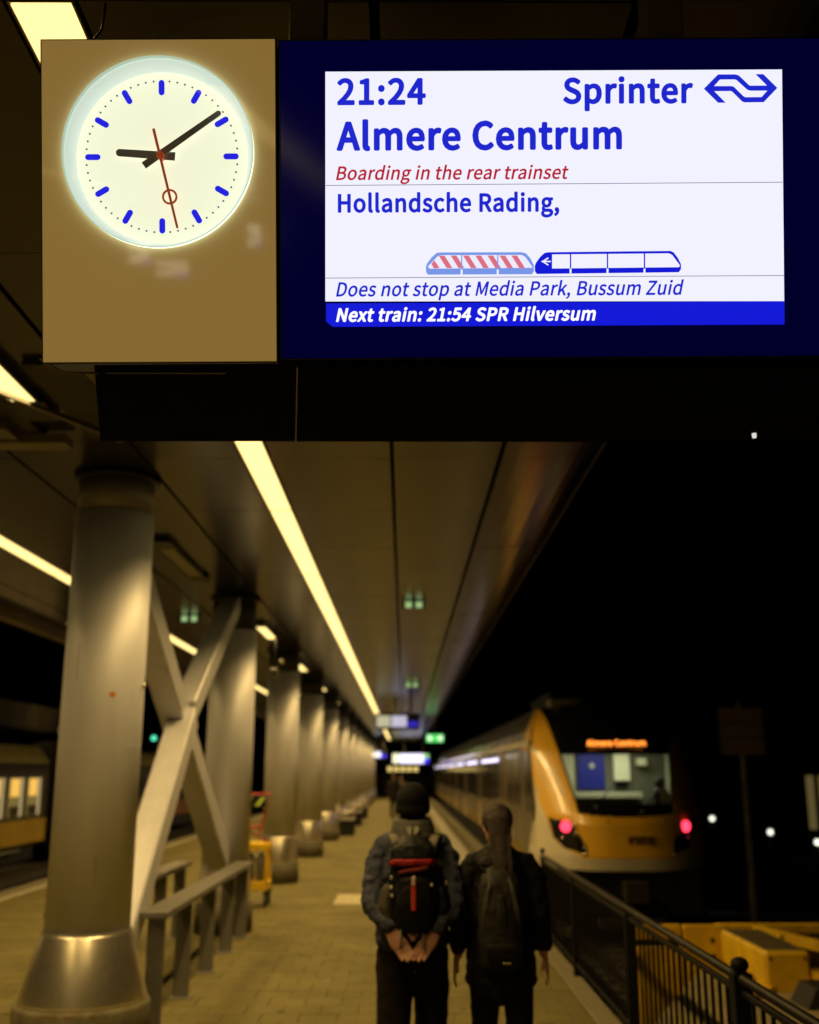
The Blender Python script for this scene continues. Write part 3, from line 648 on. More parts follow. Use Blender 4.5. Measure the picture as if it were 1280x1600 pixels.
tx('Does not stop at Media Park, Bussum Zuid', 525, 1064, 463.5, 441, BLUE, scr, weight=7, shear=.2)
tx('Next train: 21:54 SPR Hilversum', 525, 929, 503.0, 481.5, emis('screen bright white', (1, 1, 1), 1.05), ftr, weight=13, shear=.2, sp=-2)
# arrow emblem at top right (two interlocked arrows)
def LG(x, y): return (1080 + x / 8.0, 100 + y / 8.0)
Z1 = .0016
emb = B()
up_arrow = [(157, 312), (335, 133), (552, 133), (580, 140), (602, 153), (722, 268), (738, 274), (945, 272), (803, 130), (900, 130), (1075, 302), (905, 480), (665, 483), (645, 476), (628, 464), (512, 349), (494, 341), (287, 343), (430, 487), (335, 487)]
inner1 = [(285, 279), (358, 197), (535, 196), (556, 199), (572, 209), (692, 318), (712, 330), (740, 337), (950, 336), (878, 416), (686, 418), (668, 415), (650, 404), (545, 300), (525, 284), (500, 279)]
cu = bpy.data.curves.new('emblem', 'CURVE'); cu.dimensions = '2D'; cu.fill_mode = 'BOTH'
for pl in (up_arrow, inner1):
    s_ = cu.splines.new('POLY'); s_.points.add(len(pl) - 1); s_.use_cyclic_u = True
    for i, (a, b_) in enumerate(pl): q = f.p(*LG(a, b_), 0); s_.points[i].co = (q[0], q[1], 0, 1)
o = bpy.data.objects.new('t', cu); me = bpy.data.meshes.new_from_object(o); bpy.data.objects.remove(o); bpy.data.curves.remove(cu)
for v in me.vertices: v.co.z = Z1
me.materials.clear(); me.materials.append(BLUE); link('arrow_emblem', me, scr)
# train diagram
def TD(x, y): return (650 + x * 440 / 1280, 380 + y * 440 / 1280)
def tp(name, pts, Z, m, fine=None): return f.poly([TD(*p) for p in pts], Z).build(name, m, scr)
lt = [(45, 108), (52, 90), (72, 64), (95, 44), (110, 42), (480, 41), (500, 46), (520, 68), (536, 100), (536, 128), (528, 141), (55, 143), (47, 132)]
tp('train_pictogram', lt, .0014, PALE)
wl = [(54, 106), (100, 58), (118, 54), (480, 53), (497, 62), (530, 108), (528, 112), (62, 116)]
tp('pictogram_window', wl, .0016, emis('screen white b', (.84, .84, 1), 1.0))
for xs in (104, 158, 214, 270, 325, 380, 434):
    a = [(xs, 56), (xs + 26, 56), (xs + 62, 113), (xs + 36, 113)]
    if xs == 104: a = [(70, 94), (84, 78), (108, 113), (82, 115)]; tp('pictogram_stripe', a, .0018, STR); a = [(104, 57), (130, 56), (166, 113), (140, 113)]
    tp('pictogram_stripe', a, .0018, STR)
for xs in (208, 372): tp('pictogram_divider', [(xs - 2.5, 52), (xs + 2.5, 52), (xs + 2.5, 118), (xs - 2.5, 118)], .0020, PALE); tp('pictogram_divider', [(xs - 4.5, 120), (xs + 4.5, 120), (xs + 4.5, 143), (xs - 4.5, 143)], .0020, WHITE)
rt = [(540, 105), (545, 90), (565, 62), (585, 44), (600, 41), (1158, 35), (1172, 42), (1190, 66), (1205, 95), (1205, 118), (1195, 132), (550, 140), (541, 128)]
tp('train_pictogram', rt, .0014, BLUE2)
tp('pictogram_window', [(619, 51), (1150, 46), (1165, 53), (1200, 100), (1196, 109), (619, 115)], .0016, WHITE)
for xs in (703, 871, 1039): tp('pictogram_divider', [(xs - 3, 46), (xs + 3, 46), (xs + 3, 115), (xs - 3, 115)], .0018, BLUE2); tp('pictogram_divider', [(xs - 4.5, 115), (xs + 4.5, 115), (xs + 4.5, 137), (xs - 4.5, 137)], .0018, WHITE)
for a in ([(570, 84), (600, 64), (604, 69), (577, 87)], [(570, 82), (577, 79), (604, 98), (600, 102)], [(572, 80), (613, 80), (613, 86), (572, 86)]):
    tp('pictogram_arrow', a, .0018 + .0001 * random.random(), WHITE)

# black beam box carrying the sign, its ribs, hanger posts and cable
bx = thing('sign_beam', 'black beam housing that carries the clock and the departure board', 'beam', (.3, 2.9, 3.0))
def wb(b_): b_.v = [(x - .3, y - 2.9, z - 3.0) for x, y, z in b_.v]; return b_
pl = [(-.815, 2.60), (-.985, 3.27), (1.75, 3.27), (1.75, 2.60)]
M_bm = mat('matt black beam paint', (.0006, .0006, .002), .8, spec=.03, vary=.3, vscale=4)
wb(B().prism(pl, 2.888, 3.35, lambda a, b_, d: (a, b_, d))).build('casing', M_bm, bx)
wb(B().bar((-.283, 2.61, 2.885), (-.352, 3.26, 2.885), .004, .006)).build('seam', M_rail, bx)  # pale rib stands in for the reflected edge of the joint
wb(B().bar((-.80, 2.66, 2.886), (-.48, 2.66, 2.886), .004, .004)).build('seam', M_rail, bx)
wb(B().lathe([(.0065, 2.874), (.0075, 2.889)], 12, (1.105, 3.18, 0))).build('indicator_lamp', emis('indicator', (.75, .72, .66), 1.0), bx)
M_post = mat('hanger post grey', (.30, .26, .20), .5, metal=.3, vary=.15)
for x in (-.262, .695):
    wb(B().bev(x - .048, x + .048, 2.42, 2.52, 3.66, ZC - .001, .004)).build('hanger_post', M_post, bx)
    wb(B().bev(x - .075, x + .075, 2.38, 2.56, ZC - .014, ZC - .001, .003)).build('flange', M_post, bx)
# small angle bracket under the clock panel's left corner
wb(B().prism([(-.905, 2.70), (-.80, 2.70), (-.815, 3.1), (-.86, 3.15)], 2.93, 2.96, lambda a, b_, d: (a, b_, d))).build('bracket', M_post, bx)
wb(B().tube([(-.955, 2.59, 2.895), (-.90, 2.62, 2.872), (-.81, 2.625, 2.871)], .003, 6)).build('cable', M_rail, bx)
cb = B().tube([(-.86, 2.60, 3.99), (-.855, 2.57, 3.88), (-.865, 2.50, 3.77), (-.86, 2.46, 3.69)], .004, 6).build('cable', M_black)
tag(cb, 'thin dark cable hanging in front of the top left strip light', 'cable')
cb = B().tube([(-.75 + 1.6 * i / 12, 2.72, 3.985 - .16 * (i / 12) - .03 * math.sin(math.pi * i / 12)) for i in range(13)], .0012, 5).build('wire', M_rail)
tag(cb, 'fine pale wire sagging above the clock panel', 'wire')
# darker dropped service panels crossing the ceiling left of the sign
sv = thing('service_duct', 'dark service duct crossing under the ceiling at the left of the sign', 'duct', (-3.8, 6.0, ZC))
for (a, b_) in ((-5.3, -4.02), (-3.74, -2.34), (-2.06, -1.18)):
    B().bev(a + 3.8, b_ + 3.8, -.68, .62, -.035, -.004, .004).build('duct_cover', mat('dark duct', (.05, .042, .03), .6, vary=.3), sv)
B().bar((1.3, -.70, -.05), (1.95, .60, -.05), .03, .03).build('conduit', M_rail, sv)
B().bev(-1.0, 1.62, .50, .66, -.10, -.036, .004).build('cable_tray', M_hous, sv)
B().bev(1.1, 1.35, .2, .4, -.11, -.036, .006).build('junction_box', M_rail, sv)

# ================================================================== PEOPLE
def remesh(b_, name, voxel, m, parent, smooth=4, noise_s=0, noise_scale=.12, loc=None, sf=.5):
    me = b_.mesh(name); o = bpy.data.objects.new(name, me)
    COL.objects.link(o)
    r = o.modifiers.new('r', 'REMESH'); r.mode = 'VOXEL'; r.voxel_size = voxel; r.use_smooth_shade = True
    if smooth: q = o.modifiers.new('s', 'SMOOTH'); q.iterations = smooth; q.factor = sf
    if noise_s:
        tx_ = bpy.data.textures.new('folds', 'CLOUDS'); tx_.noise_scale = noise_scale; tx_.noise_depth = 2
        d = o.modifiers.new('d', 'DISPLACE'); d.texture = tx_; d.strength = noise_s; d.mid_level = .5
    dg = bpy.context.evaluated_depsgraph_get()
    m2 = bpy.data.meshes.new_from_object(o.evaluated_get(dg))
    bpy.data.objects.remove(o)
    m2.name = name; m2.materials.clear(); m2.materials.append(m)
    for p_ in m2.polygons: p_.use_smooth = True
    return link(name, m2, parent)
def limb(b_, pts, rad, n=12, side=(1, 0, 0)):
    """tapered limb with rounded ends, resampled"""
    P = [Vector(p) for p in pts]; Rr = [r if isinstance(r, tuple) else (r, r) for r in rad]
    t0 = (P[0] - P[1]).normalized(); t1 = (P[-1] - P[-2]).normalized()
    Q = [P[0] + t0 * Rr[0][1] * .85, P[0] + t0 * Rr[0][1] * .5] + P + [P[-1] + t1 * Rr[-1][1] * .5, P[-1] + t1 * Rr[-1][1] * .85]
    S_ = [tuple(x * .35 for x in Rr[0]), tuple(x * .8 for x in Rr[0])] + Rr + [tuple(x * .8 for x in Rr[-1]), tuple(x * .35 for x in Rr[-1])]
    b_.tube(Q, S_, n, side=side); return b_
def hand_parts(b_, wrist, d, nrm, thumb, s=1.0, curl=.5):
    """palm with five unequal bent fingers; d = finger direction, nrm = palm's outward normal, thumb = direction of thumb side"""
    W = Vector(wrist); d = Vector(d).normalized(); nrm = Vector(nrm); nrm = (nrm - d * nrm.dot(d)).normalized(); th = Vector(thumb); th = (th - d * th.dot(d) - nrm * th.dot(nrm)).normalized()
    limb(b_, [W - d * .02 * s, W + d * .02 * s, W + d * .055 * s, W + d * .085 * s], [(.026 * s, .019 * s), (.034 * s, .016 * s), (.041 * s, .015 * s), (.040 * s, .012 * s)], 12, side=th)
    for off, ln, r in ((.029, .070, .0085), (.010, .080, .009), (-.010, .074, .0088), (-.028, .058, .0078)):
        p = W + d * .085 * s + th * off * s; c = curl
        dd = d; pts = [p - d * .02 * s]
        for seg in (.46, .30, .24):
            pts.append(pts[-1] + dd * (ln * seg * s + (.02 * s if seg == .46 else 0)))
            dd = (dd * math.cos(c) + nrm * math.sin(c)).normalized()
        limb(b_, pts, [r * s, r * s * .97, r * s * .9, r * s * .8], 8, side=th)
    p = W + d * .02 * s + th * .028 * s
    limb(b_, [p, p + d * .028 * s + th * .024 * s + nrm * .006 * s, p + d * .055 * s + th * .034 * s + nrm * .014 * s, p + d * .078 * s + th * .034 * s + nrm * .020 * s], [.015 * s, .0125 * s, .011 * s, .009 * s], 8, side=nrm)
M_skin = mat('skin', (0.46, 0.24, 0.17), 0.5, vary=.12, vscale=25, bump=.08, bscale=120)
def cloth(name, col, r=.85, v=.25): return mat(name, col, r, vary=v, vscale=9, bump=.35, bscale=55, spec=.12)
def head(b_, c, h, turn=0.0):
    """skull, jaw, nose, ears; faces +Y turned by turn"""
    k = h / .23; Mx = Matrix.Translation(c) @ Matrix.Rotation(turn, 4, 'Z')
    def bl(p, r):
        q = B().ball((0, 0, 0), tuple(x * k for x in r), 16); q.v = [tuple(Mx @ (Vector(v) + Vector(p) * k)) for v in q.v]; b_.add(q.v, q.f, True)
    bl((0, -.012, .028), (.075, .094, .088)); bl((0, .03, -.045), (.055, .062, .066)); bl((0, .096, -.012), (.011, .016, .022))
    bl((0, .085, -.062), (.024, .012, .012)); bl((0, .074, -.092), (.022, .02, .018))
    for s in (-1, 1): bl((s * .076, -.004, -.012), (.010, .019, .031)); bl((s * .03, .082, .012), (.016, .010, .010))
    bl((0, .087, .022), (.05, .01, .010))

def build_man():
    t = thing('person', 'man in black beanie and dark grey jacket walking away with hands clasped behind his back', 'person', (.045, 5.9, 0))
    b_ = B()
    head(b_, (0, .05, 1.665), .225, R(-6))
    limb(b_, [(0, .0, 1.42), (0, .01, 1.50), (0, .035, 1.60)], [.075, .062, .06])
    limb(b_, [(0, .02, .90), (0, .02, 1.05), (0, .0, 1.25), (0, -.005, 1.40)], [(.155, .10), (.14, .095), (.16, .105), (.14, .09)])
    for s in (-1, 1):
        sh_ = (s * .165, 0, 1.43); el = (s * .205, -.13, 1.19); wr = (s * .117, -.225, 1.09)
        limb(b_, [(s * .08, 0, 1.43), sh_, tuple((a + c) / 2 for a, c in zip(sh_, el)), el], [.06, .055, .045, .038])
        limb(b_, [el, tuple((a + c) / 2 for a, c in zip(el, wr)), wr], [.038, .035, .026])
        hand_parts(b_, (s * .116, -.230, 1.080), (-s * .56, -.12, -.82), (0, -1, .15), (-s * .7, 0, .7), 1.12, .22)
        st = .16 * s
        limb(b_, [(s * .09, .02, .90), (s * .10, .03 + st * .3, .50), (s * .10, .01 + st, .10)], [.088, .062, .045])
        limb(b_, [(s * .10, -.03 + st, .05), (s * .105, .08 + st, .04), (s * .11, .17 + st, .03)], [(.045, .045), (.045, .035), (.042, .025)])
    body = remesh(b_, 'body', .0055, M_skin, t, smooth=2)
    # jacket
    j = B()
    limb(j, [(0, .01, .985), (0, .01, 1.05), (0, .005, 1.2), (0, -.005, 1.34), (0, -.003, 1.45), (0, .01, 1.515)],
         [(.195, .135), (.195, .135), (.19, .135), (.20, .14), (.165, .115), (.10, .085)], 24)
    for s in (-1, 1):
        limb(j, [(s * .06, 0, 1.475), (s * .140, 0, 1.452), (s * .178, -.015, 1.40), (s * .202, -.07, 1.29), (s * .213, -.125, 1.195)], [.070, .075, .068, .059, .057], 16)
        limb(j, [(s * .213, -.125, 1.195), (s * .185, -.170, 1.145), (s * .138, -.212, 1.105), (s * .120, -.226, 1.085)], [.057, .050, .043, .040], 16)
    limb(j, [(0, .02, 1.50), (0, .025, 1.56)], [(.085, .085), (.075, .078)], 16)
    # open sleeve end: the hand sits outside
    jk = remesh(j, 'jacket', .0085, cloth('dark grey jacket cloth', (.040, .045, .072), .7), t, smooth=2, noise_s=.034, noise_scale=.045)
    hd = B()   # rolled hood collar
    for k_, (r_, z_) in enumerate([(.098, 1.525), (.092, 1.555), (.082, 1.585)]):
        hd.tube([(r_ * math.cos(a), .022 + r_ * 1.0 * math.sin(a), z_ + .012 * math.sin(a)) for a in [2 * math.pi * i / 24 for i in range(25)]], [.026] * 25, 10)
    remesh(hd, 'collar', .008, cloth('grey collar cloth', (.085, .082, .075)), t, smooth=5, noise_s=.008, noise_scale=.04)
    pr = B()
    limb(pr, [(0, .02, .93), (0, .02, 1.02)], [(.175, .125), (.178, .125)], 20)
    for s in (-1, 1):
        st = .16 * s
        limb(pr, [(s * .085, .015, .93), (s * .095, .025 + st * .2, .74), (s * .10, .03 + st * .4, .50), (s * .102, .01 + st * .8, .25), (s * .102, -.0 + st, .09)], [(.105, .115), (.095, .10), (.082, .085), (.075, .08), (.072, .078)], 18)
    remesh(pr, 'trousers', .009, cloth('black-brown trousers cloth', (.010, .007, .007)), t, smooth=2, noise_s=.020, noise_scale=.09)
    for s in (-1, 1):
        st = .16 * s; q = B()
        limb(q, [(s * .10, -.045 + st, .055), (s * .105, .06 + st, .05), (s * .112, .20 + st, .035)], [(.05, .055), (.05, .045), (.046, .032)])
        remesh(q, 'shoe', .007, cloth('black shoe', (.02, .018, .016)), t)
    bn = B(); bn.ball((0, .036, 1.690), (.093, .110, .105), 24)
    bn.tube([(.086 * math.cos(a), .034 + .103 * math.sin(a), 1.672 - .012 * math.cos(a * 0) + .018 * math.sin(a)) for a in [2 * math.pi * i / 28 for i in range(29)]], [(.026, .010)] * 29, 10, side=(0, 0, 1))
    remesh(bn, 'beanie', .006, cloth('black knit', (.003, .003, .0035), .95), t, smooth=2, noise_s=.004, noise_scale=.02)
    return t
man = build_man()

# man's rucksack
rk = thing('backpack', 'black hiking backpack with red trim worn by the man', 'backpack', (.045 + .008, 5.9 - .15, 1.25))
M_rk = cloth('black nylon', (.006, .006, .007), .55); M_ol = cloth('olive nylon', (.060, .054, .038), .6); M_rr = cloth('red nylon', (.26, .016, .02), .55)
b_ = B(); limb(b_, [(0, -.02, -.215), (0, -.03, -.15), (0, -.035, 0), (0, -.03, .13), (0, -.01, .21)], [(.115, .075), (.135, .095), (.135, .10), (.125, .085), (.10, .06)], 20)
body_rk = remesh(b_, 'bag_body', .008, M_rk, rk, smooth=3, noise_s=.018, noise_scale=.06)
b_ = B(); limb(b_, [(-.01, -.075, .155), (-.01, -.06, .20), (-.01, -.02, .235)], [(.115, .055), (.118, .06), (.10, .05)], 20); lid = remesh(b_, 'lid', .007, M_rk, rk, smooth=3, noise_s=.01, noise_scale=.04)
b_ = B(); b_.tube([(-.122, -.055, .135), (-.105, -.115, .150), (-.01, -.140, .150), (.08, -.120, .152), (.108, -.06, .14)], [(.010, .018)] * 5, 10, side=(0, -1, 0)); remesh(b_, 'red_trim', .005, M_rr, rk, smooth=2, noise_s=.006, noise_scale=.03)
b_ = B(); b_.tube([(-.085, -.10, .100), (-.03, -.138, .112), (.02, -.140, .118), (.07, -.125, .125)], [(.008, .012)] * 4, 10, side=(0, -1, 0)); remesh(b_, 'red_trim', .005, cloth('dull red nylon', (.17, .03, .03)), rk, smooth=2, noise_s=.006, noise_scale=.03)
b_ = B(); limb(b_, [(0, -.115, -.16), (.0, -.13, -.05), (0, -.12, .06)], [(.085, .030), (.095, .035), (.085, .03)], 16); remesh(b_, 'front_pocket', .007, M_rk, rk, smooth=3, noise_s=.01, noise_scale=.04)
for s in (-1, 1):
    b_ = B(); limb(b_, [(s * .135, -.04, -.16), (s * .148, -.04, -.07), (s * .140, -.04, .0)], [(.035, .05), (.042, .055), (.032, .045)], 14)
    remesh(b_, 'side_pocket', .007, M_ol if s < 0 else M_rk, rk, smooth=3, noise_s=.014, noise_scale=.05)
    B().tube([(s * .09, -.03, .225), (s * .105, .03, .262), (s * .115, .10, .272), (s * .13, .16, .24)], [(.007, .026)] * 4, 8, side=(0, 0, 1)).build('shoulder_strap', cloth('pale strap webbing', (.13, .12, .09)), rk)
    B().tube([(s * .055 - .015, -.10, -.16), (s * .058 - .015, -.125, -.20), (s * .056 - .015, -.12, -.26)], [(.0018, .0055)] * 3, 6, side=(0, -1, 0)).build('hanging_strap', cloth('grey webbing', (.20, .20, .16)), rk)
B().bev(-.018, .006, -.178, -.168, -.075, .055, .004).build('red_strap', mat('bright red webbing', (.42, .03, .022), .5), rk)
B().bev(-.016, .004, -.182, -.172, .045, .09, .004).build('buckle', mat('pale buckle', (.45, .33, .26), .5), rk)
B().bev(-.015, .015, -.004, .004, -.006, .006, .002, Matrix.Translation((-.125, -.085, -.165)) @ Matrix.Rotation(R(-35), 4, 'Y') @ Matrix.Scale(1.5, 4)).build('pink_tag', mat('pink tag', (.65, .06, .12), .5), rk)
B().bev(-.008, .008, -.003, .003, -.006, .006, .002, Matrix.Translation((.108, -.10, -.185)) @ Matrix.Scale(1.2, 4)).build('purple_tag', mat('purple tag', (.30, .03, .15), .5), rk)
for p_ in ((-.118, -.085, .075), (-.120, -.10, .03), (-.115, -.10, -.01), (.085, -.13, .045)):
    B().bev(-.006, .006, -.006, .006, -.008, .008, .002, Matrix.Translation(p_)).build('buckle', mat('shiny pale buckle', (.55, .50, .38), .3), rk)
B().prism([(-.035, 1.557), (-.022, 1.572), (-.006, 1.566), (-.010, 1.532), (-.016, 1.524), (-.030, 1.540)], 0, .004, lambda a, b2, d: (a, -.100 - d, b2)).build('collar_logo', mat('reflective grey print', (.45, .43, .35), .4), man)
B().prism([(.034, 1.557), (.022, 1.572), (.005, 1.566), (.004, 1.535), (.008, 1.526), (.028, 1.540)], 0, .004, lambda a, b2, d: (a, -.100 - d, b2)).build('collar_logo', MATS['reflective grey print'], man)

def build_woman():
    t = thing('person', 'long-haired woman in dark hooded coat walking beside the man', 'person', (.505, 5.9, 0))
    b_ = B()
    head(b_, (-.005, .045, 1.565), .215, R(18))
    limb(b_, [(0, .0, 1.34), (0, .01, 1.42), (0, .03, 1.50)], [.062, .052, .05])
    limb(b_, [(0, .01, .85), (0, .01, 1.02), (0, 0, 1.2), (0, -.003, 1.33)], [(.145, .10), (.12, .085), (.135, .09), (.12, .08)])
    for s in (-1, 1):
        wr = (s * .225, -.03 if s < 0 else .02, .925)
        limb(b_, [(s * .07, 0, 1.36), (s * .15, 0, 1.355), (s * .195, -.02, 1.13)], [.05, .046, .034])
        limb(b_, [(s * .195, -.02, 1.13), wr], [.033, .024])
        hand_parts(b_, (s * .232, wr[1], .915), (s * .12, .1, -1), (-s, 0, 0), (0, 1, -.3), .92, .3)
        st = -.15 * s
        limb(b_, [(s * .08, .01, .85), (s * .085, .02 + st * .3, .46), (s * .085, .0 + st, .09)], [.078, .052, .038])
        limb(b_, [(s * .085, -.03 + st, .045), (s * .09, .07 + st, .035), (s * .095, .14 + st, .025)], [(.038, .04), (.038, .03), (.035, .02)])
    remesh(b_, 'body', .0055, M_skin, t, smooth=2)
    j = B()
    limb(j, [(0, .01, .80), (0, .01, .88), (0, .005, 1.05), (0, 0, 1.22), (0, -.003, 1.34), (0, .01, 1.42)],
         [(.185, .14), (.182, .14), (.165, .125), (.168, .125), (.145, .105), (.08, .075)], 24)
    for s in (-1, 1):
        limb(j, [(s * .05, 0, 1.385), (s * .135, -.0, 1.365), (s * .178, -.01, 1.30), (s * .205, -.02, 1.13), (s * .225, -.03 if s < 0 else .02, .965)], [.066, .068, .065, .055, .046], 16)
    remesh(j, 'coat', .0085, cloth('black coat cloth', (.006, .005, .006), .7), t, smooth=2, noise_s=.032, noise_scale=.05)
    h_ = B(); limb(h_, [(-.01, -.07, 1.30), (-.01, -.085, 1.37), (0, -.055, 1.44)], [(.10, .035), (.12, .055), (.10, .05)], 18)
    remesh(h_, 'hood', .008, cloth('black hood cloth', (.012, .009, .009), .6), t, smooth=4, noise_s=.02, noise_scale=.05)
    pr = B(); limb(pr, [(0, .01, .86), (0, .01, .93)], [(.155, .115), (.15, .11)], 18)
    for s in (-1, 1):
        st = -.15 * s
        limb(pr, [(s * .082, .01, .84), (s * .086, .015 + st * .2, .66), (s * .086, .02 + st * .4, .45), (s * .086, .0 + st * .8, .22), (s * .086, -.0 + st, .09)], [(.088, .10), (.075, .085), (.062, .068), (.056, .062), (.05, .055)], 16)
    remesh(pr, 'trousers', .009, cloth('black slim trousers', (.003, .003, .004)), t, smooth=2, noise_s=.010, noise_scale=.08)
    for s in (-1, 1):
        st = -.15 * s; q = B()
        limb(q, [(s * .086, -.04 + st, .05), (s * .09, .05 + st, .045), (s * .096, .16 + st, .03)], [(.042, .05), (.042, .04), (.038, .027)])
        remesh(q, 'shoe', .007, MATS['black shoe'], t)
    hr = B(); hr.ball((-.004, .025, 1.60), (.086, .104, .088), 20)
    limb(hr, [(0, -.035, 1.60), (.004, -.07, 1.50), (.0, -.115, 1.40), (.012, -.150, 1.30), (.016, -.155, 1.22)], [(.070, .058), (.054, .046), (.046, .038), (.036, .028), (.020, .016)], 16)
    for k_ in range(26):
        a = random.uniform(-1, 1); x = a * .052
        hr.tube([(x, -.055 - .02 * (1 - a * a), 1.62), (x * 1.05 + random.uniform(-.008, .008), -.105, 1.50), (x * .8 + .004 + random.uniform(-.012, .012), -.145, 1.38), (x * .45 + .014 + random.uniform(-.01, .01), -.178, 1.24 + random.uniform(-.04, .02))], [.006, .007, .006, .003], 6)
    remesh(hr, 'hair', .006, mat('dark brown hair', (.020, .008, .004), .7, vary=.5, vscale=30, stretch=(5, 5, .5), bump=.5, bscale=90), t, smooth=1, noise_s=.006, noise_scale=.03)
    return t
woman = build_woman()
wp = thing('backpack', 'slim dark grey backpack worn by the long-haired woman', 'backpack', (.505 - .012, 5.9 - .12, 1.12))
M_wb = cloth('dark grey nylon', (.022, .020, .017), .55)
b_ = B(); limb(b_, [(0, -.02, -.21), (0, -.03, -.12), (0, -.03, .05), (0, -.02, .16), (0, 0, .22)], [(.108, .065), (.118, .085), (.116, .08), (.108, .065), (.088, .045)], 20); remesh(b_, 'bag_body', .008, M_wb, wp, smooth=3, noise_s=.014, noise_scale=.06)
b_ = B(); limb(b_, [(0, -.10, -.18), (0, -.105, -.13)], [(.085, .022), (.088, .024)], 14); remesh(b_, 'front_pocket', .007, cloth('darker nylon', (.012, .010, .010)), wp, smooth=3, noise_s=.008, noise_scale=.04)
for s in (-1, 1):
    b_ = B(); b_.tube([(s * .088, -.065, -.06), (s * .078, -.09, .05), (s * .062, -.085, .14), (s * .045, -.06, .20)], [(.010, .020), (.010, .017), (.009, .014), (.006, .01)], 8, side=(0, -1, 0)); remesh(b_, 'padded_panel', .006, cloth('lighter grey nylon', (.060, .055, .046), .5), wp, smooth=2)
    B().tube([(s * .06, -.02, .22), (s * .085, .03, .255), (s * .095, .09, .26), (s * .11, .15, .22)], [(.007, .024)] * 4, 8, side=(0, 0, 1)).build('shoulder_strap', M_rk, wp)
b_ = B(); b_.tube([(0, -.108, -.07), (0, -.112, .03), (0, -.10, .12)], [(.009, .030), (.009, .032), (.008, .02)], 8, side=(0, -1, 0)); remesh(b_, 'zip_flap', .006, M_wb, wp, smooth=2)
B().bev(-.020, .020, -.128, -.124, -.205, -.197, .001, Matrix.Translation((.02, 0, 0))).build('reflective_tag', mat('tag', (.45, .36, .26), .4), wp)

# far walkers: simple but complete figures
def far_person(x, y, hgt, col, lb, legcol=(.02, .02, .025), ph=1):
    k = hgt / 1.75
    t = thing('person', lb, 'person', (x, y, 0), 'far walkers on the platform')
    b_ = B(); head(b_, (0, .03, 1.64), .23)
    limb(b_, [(0, 0, 1.45), (0, .02, 1.58)], [.055, .052])
    for s in (-1, 1): hand_parts(b_, (s * .24, ph * s * .08, .86), (0, .1, -1), (-s, 0, 0), (0, 1, 0), 1.0, .3)
    limb(b_, [(0, 0, .9), (0, 0, 1.15), (0, 0, 1.4)], [(.13, .09), (.12, .08), (.13, .08)])
    for s in (-1, 1):
        limb(b_, [(s * .1, 0, 1.4), (s * .2, 0, 1.34), (s * .235, 0, 1.12), (s * .24, ph * s * .08, .87)], [.045, .045, .035, .026])
        limb(b_, [(s * .085, 0, .88), (s * .09, -ph * s * .06, .5), (s * .09, -ph * s * .16, .06)], [.075, .05, .04])
    body = remesh(b_, 'body', .011, M_skin, t, 1)
    j = B(); limb(j, [(0, 0, .85), (0, 0, 1.1), (0, 0, 1.35), (0, 0, 1.48)], [(.19, .14), (.175, .125), (.195, .13), (.09, .08)], 16)
    for s in (-1, 1): limb(j, [(s * .12, 0, 1.42), (s * .2, 0, 1.36), (s * .235, 0, 1.12), (s * .24, ph * s * .08, .90)], [.07, .07, .055, .045])
    remesh(j, 'coat', .016, cloth(lb[:14] + ' cloth', col), t, 2)
    q = B()
    for s in (-1, 1): limb(q, [(s * .085, 0, .86), (s * .09, -ph * s * .06, .5), (s * .09, -ph * s * .16, .09)], [.095, .07, .055]); limb(q, [(s * .09, -ph * s * .16, .05), (s * .095, -ph * s * .16 + .15, .035)], [(.045, .045), (.04, .03)])
    remesh(q, 'trousers', .016, cloth('far trousers', legcol), t, 2)
    hb = B().ball((0, .015, 1.70), (.088, .1, .085), 14); remesh(hb, 'hair', .014, mat('dark hair', (.03, .02, .015), .6), t, 1)
    t.scale = (k, k, k); return t
far_person(-.42, 44, 1.78, (.022, .018, .018), 'dark-coated walker seen far off just left of the man in the beanie')
far_person(-.12, 47, 1.68, (.13, .10, .07), 'far walker in a brownish coat almost hidden by the beanie', ph=-1)

# ================================================================== FENCE
M_fence = mat('dark fence paint', (.004, .0035, .003), .6, spec=.15, vary=.4, vscale=8, bump=.1)
XF = 1.60
fn = thing('platform_fence', 'dark metal baluster fence along the right platform edge', 'fence', (XF, 3.2, 0))
def fb(b_): b_.v = [(x - XF, y - 3.2, z) for x, y, z in b_.v]; return b_
M_frail = mat('worn grey handrail', (.016, .013, .010), .45, spec=.25, vary=.5, vscale=10)
fb(B().tube([(XF, 3.2, .895), (XF, 12.8, .895)], .024, 12)).build('handrail', M_frail, fn)
fb(B().bev(XF - .015, XF + .015, 3.2, 12.8, .82, .85)).build('top_rail', M_fence, fn)
fb(B().bev(XF - .015, XF + .015, 3.2, 12.8, .10, .13)).build('bottom_rail', M_fence, fn)
for y_ in (3.2, 5.40, 8.0, 10.5, 12.8):
    big = abs(y_ - 5.4) < .1
    w = .045 if big else .028
    fb(B().bev(XF - w, XF + w, y_ - w, y_ + w, 0, .92 if big else .90)).build('post', M_fence, fn)
    if big or y_ == 12.8:
        q = B(); q.ball((XF, y_, .955), (w * .98, w * .98, .035), 14); fb(q).build('post_cap', M_fence, fn)
bal = B().box(-.008, .008, -.008, .008, .13, .82).mesh('baluster'); bal.materials.append(M_fence)
y_ = 3.34
while y_ < 12.75:
    link('baluster', bal, fn, (0, y_ - 3.2, 0)); y_ += .135

